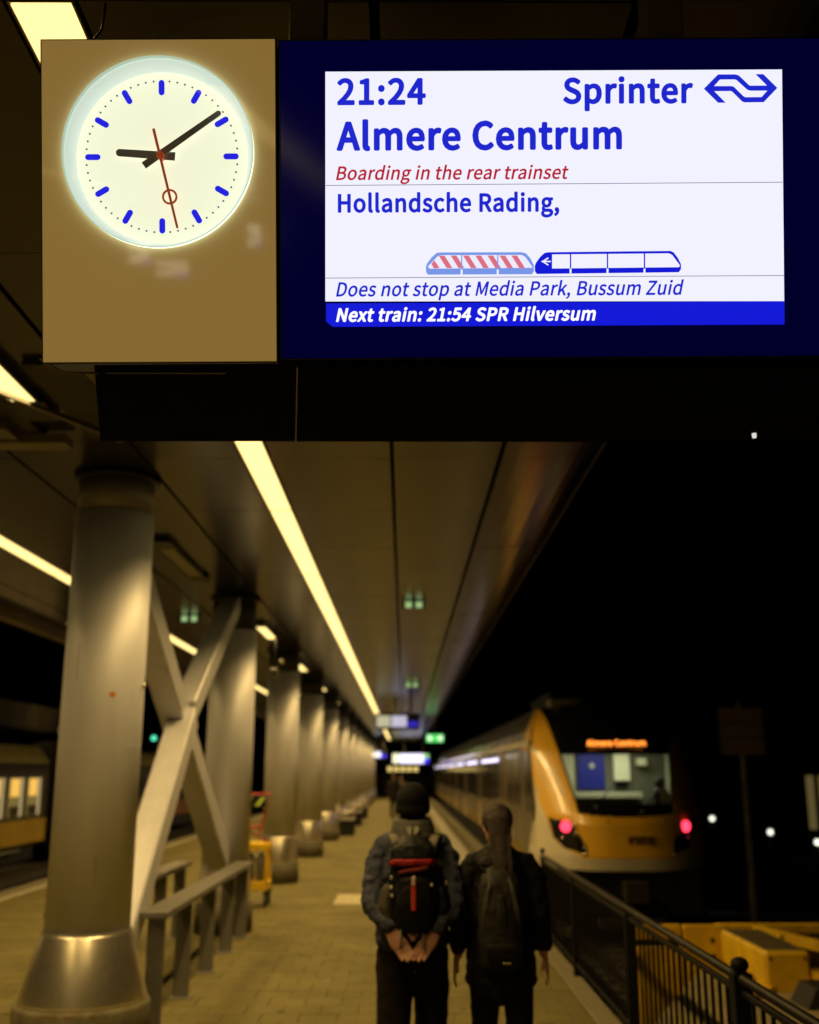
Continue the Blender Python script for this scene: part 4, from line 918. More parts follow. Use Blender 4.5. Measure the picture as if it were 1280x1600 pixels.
# ================================================================== SPRINTER TRAIN (rear end towards us)
XC, Y0, HW = 3.68, 17.9, 1.42
tr = thing('train', 'yellow and white commuter train with red tail lights standing at the right of the platform', 'train', (XC, Y0, -.8))
def tb(b_): b_.v = [(x - XC, y - Y0, z + .8) for x, y, z in b_.v]; return b_
M_ty = mat('train yellow paint', (0.95, 0.53, 0.025), .28, vary=.08, vscale=2, coat=.4)
M_tw = mat('train white paint', (0.82, 0.74, 0.56), .25, vary=.1, vscale=2, coat=.4)
M_ts = mat('train silver side', (0.28, 0.24, 0.22), .26, metal=.65, vary=.25, vscale=1.5, stretch=(1, 3, .15), bump=.06, bscale=2, aniso=.2)
M_tb = mat('train black gloss', (.008, .008, .009), .12)
M_tg = glass('train glass', (.75, .78, .75), .05)
M_tr = mat('train roof dark', (.008, .0075, .007), .6, vary=.4)
def lerp_tab(tab, z):
    for (a, b_), (c, d) in zip(tab, tab[1:]):
        if z <= c: return b_ + (d - b_) * max(0, (z - a) / (c - a))
    return tab[-1][1]
FZ = [(.28, .05), (.5, 0), (1.0, .03), (1.15, .09), (2.2, .78), (2.8, 1.20), (3.0, 1.50)]
HZ = [(.28, 1.42), (2.2, 1.42), (2.6, 1.33), (3.0, 1.16)]
def nose(a, z): return (XC + a * lerp_tab(HZ, z), Y0 + lerp_tab(FZ, z) + .95 * abs(a) ** 2.7, z)
LAMPP = [(-1.24, 1.09), (-.90, 1.04), (-.82, .87), (-.70, .67), (-.68, .52), (-.80, .55), (-1.03, .62), (-1.18, .78)]
def inpoly(x, y, P):
    c = False; n = len(P)
    for i in range(n):
        (x1_, y1_), (x2_, y2_) = P[i], P[i - 1]
        if (y1_ > y) != (y2_ > y) and x < (x2_ - x1_) * (y - y1_) / (y2_ - y1_) + x1_: c = not c
    return c
def region(a, z):
    xr = -abs(a) * lerp_tab(HZ, z)
    if inpoly(xr, z, LAMPP): return 'lamp' if a < 0 else 'lamp2'
    if z < .47: return 'white'
    wz = .77 + (z - 1.1) * .19
    if z > 1.12 + .05 * (xr / .8) ** 2 and abs(xr) < wz: return 'glass' if (1.32 < z < 2.14 and abs(xr) < wz - .03) else 'black'
    # white shoulder round the lamps and up the corner pillar
    edge = lerp_tab([(.47, -.72), (.62, -1.04), (.78, -1.19), (1.09, -1.26), (1.25, -1.33), (1.8, -1.40), (2.3, -1.43), (3, -1.5)], z)
    if xr < edge: return 'white'
    cz = lerp_tab([(-1.45, 2.36), (-1.34, 2.22), (-1.12, 1.88), (-.96, 1.47), (-.9, 1.40)], xr)
    if xr < -.96 and abs(z - cz) < .06 and z > 1.45: return 'white'  # reflected streak across the pillar painted as white
    return 'yellow'
bs_ = {k: B() for k in ('lamp', 'lamp2', 'white', 'glass', 'black', 'yellow')}
NU, NV = 300, 230
for i in range(NU):
    for j in range(NV):
        a0, a1 = -1 + 2 * i / NU, -1 + 2 * (i + 1) / NU; z0, z1 = .28 + 2.72 * j / NV, .28 + 2.72 * (j + 1) / NV
        bs_[region((a0 + a1) / 2, (z0 + z1) / 2)].add([nose(a0, z0), nose(a1, z0), nose(a1, z1), nose(a0, z1)], [(0, 1, 2, 3)], True)
def weld(o):
    import bmesh
    bm = bmesh.new(); bm.from_mesh(o.data); bmesh.ops.remove_doubles(bm, verts=bm.verts, dist=.0005); bm.to_mesh(o.data); bm.free()
for k, nm, m in (('lamp', 'lamp_housing', M_tb), ('lamp2', 'lamp_housing', M_tb), ('white', 'front_skirt', M_tw), ('glass', 'windscreen', M_tg), ('black', 'windscreen_surround', M_tb), ('yellow', 'front_shell', M_ty)):
    weld(tb(bs_[k]).build(nm, m, tr))
# panel joints on the front apron
for xr in (-.35, .62):
    p0 = nose(xr / HW, .30); tb(B().bev(XC + xr - .006, XC + xr + .006, p0[1] - .006, p0[1] + .05, .29, 1.10, .001)).build('panel_joint', mat('joint brown', (.12, .06, .01), .6), tr)
# operator lettering on the apron (dark mark)
bm_ = B()
for (x0_, x1_, z0_, z1_) in ((-.26, -.20, .70, .82), (-.20, -.14, .78, .82), (-.14, -.08, .70, .82), (-.05, .03, .78, .82), (-.05, -.01, .70, .82), (.05, .11, .70, .82), (.11, .17, .70, .74), (.11, .17, .78, .82)):
    bm_.box(XC + .22 + x0_, XC + .22 + x1_, Y0 - .006, Y0 + .03, z0_, z1_)
tb(bm_).build('front_emblem', mat('dark emblem', (.10, .045, .01), .5), tr)
# tail lights with rings, and unlit lamps
M_tail = emis('tail light red', (1.0, 0.035, 0.075), 3.5)
M_chr = mat('lamp chrome', (.7, .68, .62), .12, metal=1)
for s in (-1, 1):
    p = nose(s * 1.02 / HW, .965)
    q = B().lathe([(.001, -.03), (.085, -.02), (.09, 0)], 24, M=Matrix.Translation((p[0] - s * .02, p[1] - .055, p[2])) @ Matrix.Rotation(s * R(25), 4, 'Z') @ Matrix.Rotation(R(90), 4, 'X'))
    tb(q).build('tail_light', M_tail, tr)
    for (xr, z) in ((-.86, .98), (-.84, .84), (-.72, .64), (-.72, .54), (-1.05, .78)):
        p = nose(-s * xr / HW * -1 if s > 0 else xr / HW, z); p = nose(s * abs(xr) / HW, z)
        tb(B().ball((p[0], p[1] - .005, p[2]), (.035, .03, .035), 12)).build('reflector', M_chr, tr)
# rounded body shell behind the nose
YEND = 98.0
prof = [(-1.42, .28), (-1.42, 1.2), (-1.42, 2.2), (-1.33, 2.6), (-1.16, 3.0), (-.7, 3.12), (0, 3.16), (.7, 3.12), (1.16, 3.0), (1.33, 2.6), (1.42, 2.2), (1.42, 1.2), (1.42, .28)]
side = B(); roof = B()
for (xa_, za), (xb_, zb) in zip(prof, prof[1:]):
    tgt = roof if (abs(xa_) <= 1.2 and abs(xb_) <= 1.2) or za > 2.55 and zb > 2.55 else side
    ya_, yb_ = Y0 + lerp_tab(FZ, min(za, 3)) + .9, Y0 + lerp_tab(FZ, min(zb, 3)) + .9
    tgt.add([(XC + xa_, ya_, za), (XC + xb_, yb_, zb), (XC + xb_, YEND, zb), (XC + xa_, YEND, za)], [(0, 1, 2, 3)], True)
# roof front closing towards the nose top
vs = [nose(-1 + 2 * i / 20, 3.0) for i in range(21)] + [(XC + x * 1.16, Y0 + 2.4, 3.0 + .16 * (1 - x * x)) for x in [-1 + 2 * i / 20 for i in range(21)]]
roof.add(vs, [(i, i + 1, 22 + i, 21 + i) for i in range(20)], True)
tb(side).build('side_wall', M_ts, tr); tb(roof).build('roof', M_tr, tr)
tb(B().bev(XC - .8, XC + .8, Y0 + 3.5, Y0 + 6.5, 3.1, 3.42, .05)).build('roof_unit', M_tr, tr)
tb(B().bev(XC - 1.0, XC - .4, Y0 + 1.9, Y0 + 2.4, 3.0, 3.16, .03)).build('roof_horn', M_hous, tr)
# left side features: cab window, doors, windows
xs = XC - HW
def sidep(pts, nm, m, out=.006, depth=.03):
    return tb(B().prism(pts, xs - out, xs + depth, lambda y, z, d: (d, y, z))).build(nm, m, tr)
sidep([(Y0 + 1.15, 1.18), (Y0 + 1.30, 1.05), (Y0 + 2.35, 1.15), (Y0 + 2.55, 2.15), (Y0 + 2.25, 2.28), (Y0 + 1.85, 2.20)], 'cab_side_window', M_tb)
sidep([(Y0 + .95, .30), (Y0 + 2.1, .30), (Y0 + 1.9, .62), (Y0 + 1.25, 1.02), (Y0 + .98, 1.0)], 'corner_panel', M_tw, .004)
sidep([(Y0 + 2.62, 2.30), (YEND, 2.28), (YEND, 2.40), (Y0 + 1.75, 2.42), (Y0 + 1.75, 2.31)], 'cantrail_highlight', M_tw, .012)  # reflected streak along the cantrail painted as a white strip
sidep([(Y0 + 2.9, .30), (YEND, .30), (YEND, .52), (Y0 + 2.7, .52)], 'lower_stripe', mat('lower olive stripe', (.22, .15, .02), .5, vary=.3), .004)
M_win = mat('train window dark glass', (.03, .028, .028), .08, spec=.9)
yw = Y0 + 3.4; k_ = 0
M_refl = emis('lavender reflection glow', (.80, .72, 1.0), 2.2)  # glowing strips stand in for reflections on the train side
while yw < 80:
    if k_ % 5 == 2:
        d_ = sidep([(yw, .32), (yw + 1.5, .32), (yw + 1.5, 2.28), (yw, 2.28)], 'door', mat('train door', (.42, .33, .20), .3, metal=.4, vary=.1), .010)
        q = tb(B().box(xs - .014, xs - .009, yw + .18, yw + .66, 1.0, 2.1)); o = q.build('door_window', M_win, d_)
        q = tb(B().box(xs - .014, xs - .009, yw + .84, yw + 1.32, 1.0, 2.1)); o = q.build('door_window', M_win, d_)
        yw += 1.8
    else:
        w_ = sidep([(yw, 1.12), (yw + 1.25, 1.12), (yw + 1.25, 2.2), (yw, 2.2)], 'window', M_win, .006)
        if k_ > 1: tb(B().box(xs - .012, xs - .007, yw + .03, yw + 1.22, 2.08, 2.16)).build('side_reflection', M_refl, w_)
        yw += 1.45
    k_ += 1
# yellow shoulder running back along the upper side behind the nose
q = B()
for (x0_, z0_, e0), (x1_, z1_, e1) in zip([(-1.428, 2.22, 2.8), (-1.338, 2.6, 2.8), (-1.168, 3.0, 2.7)], [(-1.338, 2.6, 2.8), (-1.168, 3.0, 2.7)]):
    ya_, yb_ = Y0 + lerp_tab(FZ, z0_) + .93, Y0 + lerp_tab(FZ, z1_) + .93
    q.add([(XC + x0_, ya_, z0_), (XC + x1_, yb_, z1_), (XC + x1_, Y0 + e1, z1_), (XC + x0_, Y0 + e0, z0_)], [(3, 2, 1, 0)])
tb(q).build('shoulder_panel', M_ty, tr)
# underframe, coupler, obstacle deflector
tb(B().bev(XC - 1.25, XC + 1.25, Y0 + .5, YEND, -.45, .28, .02)).build('underframe', M_tr, tr)
tb(B().bev(XC - .14, XC + .14, Y0 - .25, Y0 + .5, -.12, .10, .02).bev(XC - .2, XC + .2, Y0 - .32, Y0 - .2, -.18, .16, .02)).build('coupler', mat('coupler brown', (.05, .035, .025), .6, metal=.4, vary=.3), tr)
tb(B().bev(XC - .55, XC + .55, Y0 + .15, Y0 + .25, -.62, -.45, .02)).build('deflector', mat('deflector', (.06, .04, .03), .6), tr)
for s in (-1, 1):
    for yy in (1.6, 4.0):
        tb(B().lathe([(.42, -.06), (.42, .06)], 28, M=Matrix.Translation((XC + s * .75, Y0 + yy, -.40)) @ Matrix.Rotation(R(90), 4, 'Y'))).build('wheel', M_railst, tr)
# lit driver's cab seen through the windscreen
M_cw = mat('cab cream wall', (.55, .54, .38), .6)
yb = Y0 + 2.1
for s, x1_ in ((-1, -.62), (1, .18)):
    pa, pb = nose(x1_ / HW, 1.14), nose((x1_ + .42) / HW, 1.62)
    tb(B().tube([(pa[0], pa[1] - .03, pa[2]), (pb[0], pb[1] - .04, pb[2])], .012, 6)).build('wiper', M_tb, tr)
cab = B().box(XC - 1.2, XC + 1.2, yb, yb + .05, .9, 2.5).box(XC - 1.2, XC - 1.15, Y0 + 1.5, yb, .9, 2.3).box(XC + 1.15, XC + 1.2, Y0 + 1.5, yb, .9, 2.3).box(XC - .9, XC + .9, Y0 + 1.35, yb, 2.32, 2.36)
tb(cab).build('cab_interior', mat('cab grey-green wall', (.16, .16, .115), .7, vary=.2), tr)
def ci(x0_, x1_, z0_, z1_, nm, m, y_=yb, d=.05): tb(B().bev(x0_, x1_, y_ - d, y_ - .002, z0_, z1_, .01)).build(nm, m, tr)
ci(2.74, 3.12, 1.45, 2.2, 'cab_panel', M_cw)
ci(3.18, 3.68, 1.53, 2.25, 'cab_door', mat('cab blue door', (.012, .018, .30), .5))
ci(3.84, 4.13, 1.68, 2.25, 'cab_cupboard', mat('cab bright panel', (.8, .8, .58), .5), d=.12)
ci(3.86, 4.08, 1.56, 1.65, 'cab_drawer', M_tb, d=.12)
ci(4.80, 4.98, 1.2, 2.25, 'cab_panel', M_cw, d=.2)
ci(3.0, 4.3, 1.38, 1.48, 'cab_shelf', M_cw, d=.35)
ci(4.25, 4.42, 1.95, 2.08, 'cab_monitor', M_cw, d=.25)
tb(B().bev(XC - 1.1, XC + 1.1, Y0 + .55, Y0 + 1.3, 1.08, 1.26, .05)).build('driver_desk', M_tb, tr)
q = B(); limb(q, [(4.55, Y0 + 1.4, 1.15), (4.55, Y0 + 1.45, 1.40), (4.55, Y0 + 1.5, 1.55)], [(.22, .09), (.20, .08), (.12, .06)], 14); limb(q, [(4.55, Y0 + 1.5, 1.62), (4.55, Y0 + 1.5, 1.70)], [(.09, .05), (.09, .05)], 12)
tb(q).build('driver_seat', M_tb, tr)
tb(B().ball((3.44, yb - .075, 1.95), (.05, .01, .05), 14)).build('door_sticker', mat('sticker grey', (.5, .5, .5), .5), tr)
d = bpy.data.lights.new('cab_light', 'AREA'); d.shape = 'RECTANGLE'; d.size = 1.4; d.size_y = .5; d.energy = 17; d.color = (1, 1, .72)
o = bpy.data.objects.new('cab_light', d); COL.objects.link(o); o.parent = tr; o.location = (0, 1.35, 2.30 + .8)
# orange LED destination above the windscreen
def led_p(u, v): return (u - XC, Y0 + 1.10 - Y0, v + .8)
yl = lerp_tab(FZ, 2.36) - .02
text('destination_display', 'Almere Centrum', XC - .52, XC + .50, -2.275, -2.375, emis('led orange', (1.0, .26, .03), 3.2), tr, weight=10, Z=lambda uu, vv: (uu - XC, yl - .06 + (-vv - 2.32) * .62, -vv + .8))

# ================================================================== COACHES on the left
def coach(y0, y1, x, lit, lab, low):
    t = thing('train', lab, 'train', (x, y0, -.8))
    def q_(b_): b_.v = [(xx - x, yy - y0, zz + .8) for xx, yy, zz in b_.v]; return b_
    pf = [(0, 0), (0, .6), (0, 1.85), (-.08, 2.15), (-.35, 2.5), (-1.0, 2.75), (-1.45, 2.8), (-2.55, 2.5), (-2.9, 2.1), (-2.9, 0)]
    q_(B().prism([(x + a, b_) for a, b_ in pf], y0, y1, lambda a, b_, d: (a, d, b_))).build('body', mat('coach dark band', (.035, .022, .018), .4, vary=.2), t)
    q_(B().bev(x, x + .012, y0, y1, 0.0, .62, .003)).build('lower_side', low, t)
    q_(B().prism([(x + .002, 2.06), (x + .008, 2.06), (x - .07, 2.18), (x - .34, 2.53), (x - .36, 2.5), (x - .09, 2.15)], y0, y1, lambda a, b_, d: (a, d, b_))).build('roof_edge', mat('coach roof edge', (.42, .38, .16), .6, vary=.2), t)
    q_(B().bev(x - 2.6, x - .15, y0 + .4, y1 - .4, -.45, .0, .02)).build('underframe', M_tr, t)
    for yy in [y0 + 2.4, y0 + 4.9, y1 - 4.9, y1 - 2.4]:
        q_(B().lathe([(.45, -.06), (.45, .06)], 24, M=Matrix.Translation((x - .5, yy, -.35)) @ Matrix.Rotation(R(90), 4, 'Y'))).build('wheel', M_railst, t)
    q_(B().bev(x + .0, x + .05, y1 - 4.2, y1 - 2.0, -.16, -.10, .01)).build('step', M_hous, t)
    yw = y1 - .55 - 1.12
    while yw > y0 + .5:
        w_ = q_(B().bev(x - .01, x + .012, yw - .05, yw + 1.15, .66, 1.74, .004)).build('window', mat('coach window frame', (.05, .04, .03), .4), t)
        if lit:
            q_(B().box(x + .0125, x + .015, yw, yw + 1.1, .71, 1.69)).build('pane', mat('lit carriage glass', (.05, .045, .03), .15, emit=(.30, .21, .055), estr=.55), w_)
            q_(B().bev(x + .0155, x + .018, yw + .12, yw + .75, 1.22, 1.66, .001)).build('lit_ceiling', emis('warm carriage ceiling', (1.0, .55, .10), .95), w_)
            q_(B().bev(x + .0155, x + .019, yw + .84, yw + .98, .72, 1.68, .001)).build('window_pillar', emis('pale pillar glow', (.55, .43, .22), .75), w_)  # white pillar inside the window, its lamplight put in as glow
            q_(B().bev(x + .0155, x + .019, yw + .1, yw + .8, .72, .98, .001)).build('seat_back', mat('seat back', (.06, .055, .04), .7), w_)
        else:
            q_(B().box(x + .0125, x + .015, yw, yw + 1.1, .71, 1.69)).build('pane', mat('dark carriage glass', (.02, .018, .016), .15), w_)
        yw -= 1.36
    return t
coach(12.0, 30.65, -10.0, True, 'dark passenger train with lit windows and yellow lower side at the left picture edge', mat('coach yellow side', (.55, .36, .03), .45, vary=.35, vscale=1.2, col2=(.40, .25, .02)))
coach(34.5, 60.0, -10.0, False, 'unlit brown train farther off seen between the first column and its braces', mat('coach brown side', (.30, .15, .05), .5, vary=.5, vscale=.6, col2=(.16, .05, .02)))
# canopy of the neighbouring platform
nc = thing('platform_canopy', 'distant canopy roof of the neighbouring platform above the left train', 'canopy', (-14, 10, 0))
B().bev(-6, 0, 0, 34, 3.35, 3.6, .03).build('roof_slab', mat('far canopy', (.28, .22, .13), .6, vary=.3), nc)
for i in range(12):
    B().bev(-.2, .04, i * 2.84, i * 2.84 + 2.8, 3.45, 4.30, .02).build('fascia_panel', mat('far canopy fascia', (.42, .34, .20), .5, vary=.5, vscale=1.1), nc)
for i in range(4):
    B().lathe([(.16, -1.0), (.16, 3.36)], 16, (-3, 4 + 9 * i, 0)).build('column', M_col, nc)
    B().bev(1.2, 1.35, 3 + 9 * i, 5.4 + 9 * i, 3.3, 3.36, .01).build('lamp', M_tube, nc)  # lamps invented to brighten the fascia
    B().bar((0, 4.2 + 9 * i, 3.6), (1.3, 4.2 + 9 * i, 3.36), .05, .05).build('added_lamp_arm', M_hous, nc)
    d = bpy.data.lights.new('lamp_light', 'AREA'); d.shape = 'RECTANGLE'; d.size = .14; d.size_y = 2.3; d.energy = 9; d.color = LAMP  # light of the added fascia lamps
    o = bpy.data.objects.new('lamp_light', d); COL.objects.link(o); o.parent = nc; o.location = (1.27, 4.2 + 9 * i, 3.29); o.rotation_euler = (0, R(-35), 0)
B().box(-22, -13.3, 5, 60, -.95, -.05).build('neighbouring_platform', M_conc, kind='structure', label='low platform beyond the left tracks')
# green signal
sg = thing('track_signal', 'small green signal light on a dark post left of the braces', 'signal', (-13.2, 57, -1))
B().lathe([(.07, 0), (.07, 4.2)], 10).build('post', M_black, sg)
B().bev(-.22, .22, -.05, .15, 3.9, 5.1, .03).build('signal_head', M_black, sg)
B().lathe([(.001, -.02), (.13, 0)], 16, M=Matrix.Translation((0, -.07, 4.55)) @ Matrix.Rotation(R(90), 4, 'X')).build('green_lamp', emis('signal green', (.10, .85, .48), 1.6), sg)

# ================================================================== BUFFER STOP and track end
hp = B().prism([(1.75, 1.5), (1.87, 8.65), (2.85, 10.95), (9.5, 10.95), (9.5, 1.5)], -.96, -.02, lambda a, b_, d: (a, b_, d)).build('track_end_slab', mat('track end paving', (.34, .28, .13), .8, vary=.35, vscale=3, bump=.3), kind='structure')
bu = thing('buffer_stop', 'yellow painted buffer stop at the end of the right track', 'buffer stop', (3.4, 11.3, -.96))
def ub(b_): b_.v = [(x - 3.4, y - 11.3, z + .96) for x, y, z in b_.v]; return b_
ub(B().bev(3.17, 3.58, 9.95, 11.30, -.10, .31, .03)).build('buffer_block', M_yel, bu)
ub(B().bev(3.20, 3.55, 10.0, 11.25, .305, .316, .004)).build('block_top', mat('dark block top', (.10, .075, .03), .8, vary=.3), bu)
ub(B().bev(2.82, 3.22, 11.32, 11.42, -.9, .34, .01)).build('end_plate', M_yel, bu)
for z_ in (.20, .05, -.10): ub(B().lathe([(.025, 0), (.025, .006)], 12, M=Matrix.Translation((3.10, 11.319, z_)) @ Matrix.Rotation(R(90), 4, 'X'))).build('bolt_hole', M_dark, bu)
ub(B().bev(2.30, 2.80, 11.36, 11.44, .20, .34, .01)).build('cross_beam', M_yel, bu)
ub(B().bev(2.36, 2.80, 11.38, 11.44, -.9, .13, .01)).build('side_plate', M_yel, bu)
ub(B().bev(3.24, 6.2, 11.62, 11.74, .22, .31, .01)).build('cross_beam', M_yel, bu)
ub(B().bar((3.62, 11.6, .26), (4.15, 10.9, .18), .08, .10)).build('strut', M_yel, bu)
ub(B().bev(3.66, 3.72, 11.0, 11.06, -.1, .30, .005)).build('bolt', M_yel, bu)
ub(B().bev(4.15, 4.55, 11.7, 11.8, -.5, .18, .01)).build('side_plate', mat('brown plate', (.16, .07, .02), .7, vary=.3), bu)
ub(B().bar((3.66, 10.1, .10), (3.62, 8.5, .02), .15, .12)).build('diagonal_brace', M_yel, bu)
ub(B().bar((3.26, 10.05, -.02), (2.85, 9.6, -.02), .12, .08)).build('diagonal_brace', M_yel, bu)
ub(B().prism([(3.25, -.02), (3.62, -.02), (3.52, .14), (3.34, .14)], 9.2, 9.6, lambda a, b_, d: (a, d, b_))).build('rubber_foot', M_dark, bu)
ub(B().bev(4.6, 6.5, 11.2, 12.4, -.9, -.06, .02)).build('counterweight', mat('olive concrete', (.24, .20, .08), .8, vary=.3), bu)

for x_ in (3.22, 3.53):
    for z_ in (-.04, .25): ub(B().lathe([(.018, 0), (.014, .014)], 6, M=Matrix.Translation((x_, 9.949, z_)) @ Matrix.Rotation(R(90), 4, 'X'))).build('bolt', M_rust, bu)
for y_, z_, w_ in ((10.3, .02, .09), (10.9, -.06, .12)): ub(B().prism([(y_ - w_, z_), (y_, z_ - .03), (y_ + w_ * .8, z_ + .01), (y_ + .02, z_ + .05)], 3.166, 3.171, lambda a, b_, d: (d, a, b_))).build('rust_patch', M_rust, bu)
# sign post in front of the train's far side
sp = thing('track_sign', 'dim grey rectangular track sign seen from behind on a tall thin post', 'sign', (6.25, 20.0, -.98))
B().lathe([(.065, 0), (.065, 1.6), (.055, 1.65), (.055, 4.05)], 12).build('post', mat('pale post', (.85, .76, .55), .5, vary=.5, vscale=8), sp)
B().bev(-.42, .40, -.075, -.058, 3.13, 3.98, .004).build('plate', mat('sign back grey', (.5, .44, .33), .6, vary=.3, vscale=3), sp)
B().bev(-.42, .40, -.090, -.076, 3.40, 3.44, .003).bev(-.42, .40, -.090, -.076, 3.68, 3.72, .003).build('bracket', M_hous, sp)
B().ball((0, -.0, 4.08), .06, 10).build('cap', M_rail, sp)
B().bev(-.14, .14, -.14, .14, 0, .14, .01).build('base', M_conc, sp)
B().bev(-.85, -.05, -.02, .02, .34, .40, .005).build('arm', M_hous, sp)

# dwarf signals with small white lights
for i, (u, v, Y) in enumerate([(1111, 1276, 26), (1200, 1296, 24), (1272, 1311, 22)]):
    x = (u - 640) / FPX * Y * .965 + Y * .0047; z = CAMH - (v - 1205) * Y / FPX * .97
    t = thing('dwarf_signal', ['left small white trackside light beside the right tail light', 'middle small white trackside light right of the sign post', 'rightmost small white trackside light at the picture edge'][i], 'trackside light', (x, Y, -1.0), 'small white trackside lights')
    B().lathe([(.04, 0), (.035, z + 1.0 - .1)], 10).build('post', M_black, t)
    B().bev(-.12, .12, -.03, .12, z + 1 - .14, z + 1 + .16, .02).build('head', M_black, t)
    B().lathe([(.001, -.03), (.06, -.01), (.062, 0)], 16, M=Matrix.Translation((0, -.031, z + 1)) @ Matrix.Rotation(R(90), 4, 'X') @ Matrix.Scale(-1, 4, (0, 0, 1))).build('lens', emis('white lens', (.9, .95, .75), 1.8), t)
# lit hut beyond the tracks at the right edge
hb_ = thing('signal_hut', 'dark trackside building with tall dimly lit windows at the right picture edge', 'building', (15.45, 40, -1))
B().bev(-1.2, 7, 0, 5, 0, 3.4, .03).build('wall', mat('dark brick', (.05, .035, .03), .9, vary=.3), hb_)
B().bev(-1.4, 7.2, -.2, 5.2, 3.4, 3.6, .03).build('roof', M_black, hb_)
for x in (-.7, -.25, .32, .8):
    w_ = B().bev(x - .02, x + .30, -.03, .02, .75, 2.75, .01).build('window', mat('hut frame', (.1, .09, .06), .6), hb_)
    B().box(x, x + .28, -.034, -.031, .8, 2.7).build('pane', emis('dim hut light', (.10, .075, .025), 1.0 if x != .32 else .3), w_)

# ================================================================== TROLLEY between the second and third column
tl = thing('service_trolley', 'yellow wheeled service trolley with red frame and chevron board', 'trolley', (-2.12, 15.9, 0))
M_rf = mat('red tubing', (.55, .06, .06), .4)
B().bev(-.42, .20, -.22, .22, .76, .86, .01).build('top_tray', M_yel, tl)
B().bev(-.42, .20, -.22, .22, .22, .34, .01).build('lower_tray', M_yel, tl)
for x, y in ((-.39, -.2), (.17, -.2), (-.39, .2), (.17, .2)):
    B().bev(x - .02, x + .02, y - .02, y + .02, .30, .78, .003).build('leg', M_yel if x > 0 else M_rail, tl)
    B().lathe([(.08, -.02), (.08, .02)], 18, M=Matrix.Translation((x, y, .08)) @ Matrix.Rotation(R(90), 4, 'Y')).build('wheel', M_black, tl)
    B().bev(x - .03, x + .03, y - .03, y + .03, .15, .22, .003).build('castor_fork', M_black, tl)
for x in (-.25, -.08, .08): B().lathe([(.07, .34), (.07, .66), (.03, .72)], 18, (x, -.08, 0)).build('canister', M_rail, tl)
B().tube([(-.40, -.18, .86), (-.40, -.18, 1.52), (.21, -.18, 1.54), (.10, -.18, 1.16), (.05, -.18, .95), (.18, -.18, .86)], .018, 8).build('red_frame', M_rf, tl)
B().tube([(-.40, -.18, 1.08), (.06, -.18, 1.08)], .02, 8).tube([(-.3, -.18, 1.2), (.02, -.18, .95)], .015, 8).build('red_brace', M_rf, tl)
bd = B().bev(-.40, .14, -.215, -.20, 1.36, 1.50, .003).build('chevron_board', M_black, tl)
for x in (-.38, -.20, -.02):
    B().prism([(x, 1.37), (x + .06, 1.37), (x + .15, 1.49), (x + .09, 1.49)], -.22, -.2155, lambda a, b_, d: (a, d, b_)).build('chevron', emis('self-glowing yellow', (.62, .55, .03), .55), bd)  # chevron yellow given a glow of its own
# security camera under the canopy
cc = thing('security_camera', 'small dark security camera hanging between the second and third column', 'camera', (-2.02, 16.6, ZC - .05))
B().lathe([(.02, -.55), (.02, .05)], 10).build('pole', M_black, cc)
B().bev(-.05, .05, -.16, .12, -.68, -.55, .01).build('camera_body', M_rail, cc)
B().lathe([(.035, 0), (.035, .03)], 14, M=Matrix.Translation((0, -.155, -.615)) @ Matrix.Rotation(R(90), 4, 'X')).build('lens', M_tb, cc)
B().ball((.12, -.1, -.45), .045, 12).build('dome', M_hous, cc)
# benches in the column row
def bench(y, lb):
    t = thing('bench', lb, 'bench', (-1.72, y, 0), 'benches by the distant columns')
    for i in range(3): B().bev(-.2 + i * .14, -.08 + i * .14, -.8, .8, .43, .46, .005).build('seat_slat', M_rail, t)
    for i in range(2): B().bev(-.25, -.22, -.8, .8, .60 + i * .15, .70 + i * .15, .004).build('back_slat', M_rail, t)
    for s in (-.7, 0, .7):
        B().bev(-.2, .2, s - .02, s + .02, 0, .43, .004).build('leg', M_black, t)
        B().tube([(-.23, s, .45), (-.23, s, .66), (.18, s, .66), (.18, s, .45)], .014, 8).build('armrest', M_steel, t)
for y, lb in ((33.3, 'nearest metal bench beside the distant columns'), (39.2, 'second metal bench beside the distant columns'), (45.0, 'third metal bench, farthest down the column row')): bench(y, lb)
# exit sign
ex = thing('exit_sign', 'green lit exit sign hanging from the far canopy', 'exit sign', (1.30, 46, ZC))
B().bev(-.38, .38, -.04, .04, -.96, -.60, .01).build('box', M_black, ex)
B().box(-.36, .36, -.046, -.041, -.94, -.62).build('green_face', emis('exit green', (.06, .75, .12), 1.1), ex)
for s in (-.22, .22): B().bev(s - .10, s + .10, -.052, -.047, -.89, -.67, .002).build('pictogram', emis('exit pale', (.75, 1.0, .62), 1.2), ex)
B().bev(-.02, .02, -.01, .01, -.60, 0, .002).build('rod', M_hous, ex)
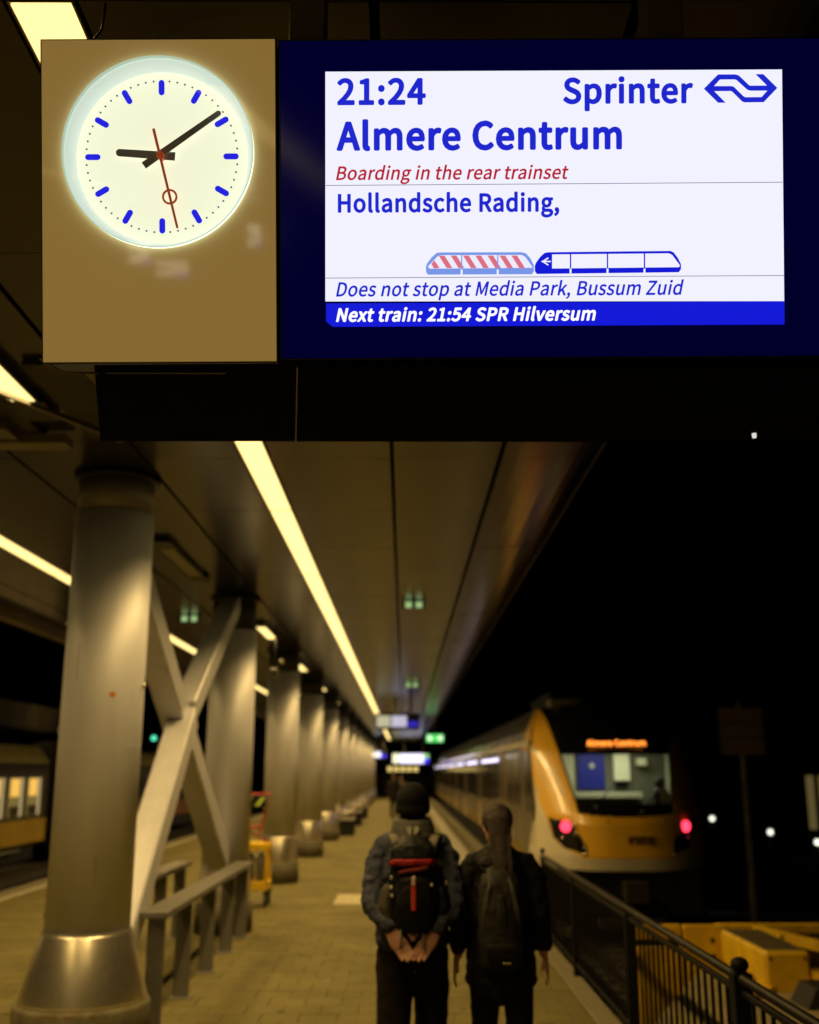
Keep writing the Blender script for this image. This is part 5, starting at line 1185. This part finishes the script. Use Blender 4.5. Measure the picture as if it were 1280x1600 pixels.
# far departure boards
def far_board(x, y, zc, w, h, lb, green=False, k=1.0):
    t = thing('departure_board', lb, 'departure board', (x, y, ZC), 'far lit departure boards')
    z = zc - ZC
    B().bev(-w / 2 - .5, w / 2 + .15, -.08, .08, z - h / 2 - .08, z + h / 2 + .08, .01).build('casing', M_black, t)
    B().box(-w / 2 - .46, -w / 2 - .04, -.09, -.081, z - h / 2, z + h / 2).build('clock_panel', emis('far clock glow %.1f' % k, (1, .95, .62), 1.3 * k), t)
    B().box(-w / 2, w / 2 - .25, -.09, -.081, z - h / 2, z + h / 2).build('screen', emis('far screen %.1f' % k, (.85, .80, 1.0), 1.7 * k), t)
    B().box(w / 2 - .24, w / 2 + .1, -.09, -.081, z - h / 2, z).build('blue_footer', emis('far blue %.1f' % k, (.05, .03, .9), 1.3 * k), t)
    if green: B().box(w / 2 - .24, w / 2 + .1, -.09, -.081, z + .02, z + h / 2).build('green_panel', emis('far green', (.4, .85, .3), .9), t)
    for s in (-w / 3, w / 3): B().bev(s - .04, s + .04, -.03, .03, z + h / 2, 0, .004).build('rod', M_hous, t)
far_board(.62, 74, 2.70, 1.9, .62, 'large far departure board with white and blue screen near the vanishing point', True)
far_board(-.04, 33.5, 3.36, .72, .34, 'small glowing board added as a ceiling reflection, left of the green exit sign', k=.38)  # stands in for the large board mirrored in the ceiling
far_board(-1.55, 70, 2.9, .55, .36, 'small far lit board low beside the last columns')
# end of the platform: stair house with warm lights
eh = thing('stair_house', 'dark stair house with a row of warm lights at the end of the platform', 'stair house', (-.4, 84, 0))
B().bev(-1.6, 2.6, 0, 6, 0, 1.6, .02).build('wall', M_black, eh)
B().bev(-1.7, 2.7, -.2, 6, 2.5, 2.7, .02).build('roof', M_black, eh)
for i in range(5): B().bev(-.9 + i * .5, -.55 + i * .5, -.05, .05, 1.85, 2.2, .02).build('lit_window', emis('warm stair light', (1, .72, .22), 1.0 + .2 * (i % 2)), eh)
# unseen glowing boards added behind the camera to reflect in the clock's glass panel
for (x, y, z, w, h, c, lb) in ((-6.4, -20, 3.16, .5, .5, (.9, .8, .5), 'unseen glowing board added behind the photographer, left'), (-5.65, -20, 2.8, .75, .35, (.8, .7, .5), 'wide unseen glowing board added behind the photographer'), (-3.7, -20, 3.55, .3, .5, (.9, .8, .6), 'unseen glowing board added behind the photographer, right')):
    t = thing('reflection_board', lb, 'sign', (x, y, 0))
    B().bev(-w / 2 - .05, w / 2 + .05, -.1, 0, z - h / 2 - .05, z + h / 2 + .05).build('frame', M_black, t)
    B().box(-w / 2, w / 2, .001, .006, z - h / 2, z + h / 2).build('face', emis(lb, c, 4.5), t)
    B().box(-w / 2, -w / 2 + w * .45, .0065, .010, z - h * .1, z + h * .08).build('dark_panel', M_black, t)
    B().box(w * .05, w / 2, .0065, .010, z - h / 2, z - h * .3).build('blue_panel', emis('blue reflection panel', (.12, .1, .9), 4), t)
    B().lathe([(.05, 0), (.05, z - h / 2)], 10, (0, -.05, 0)).build('post', M_black, t)
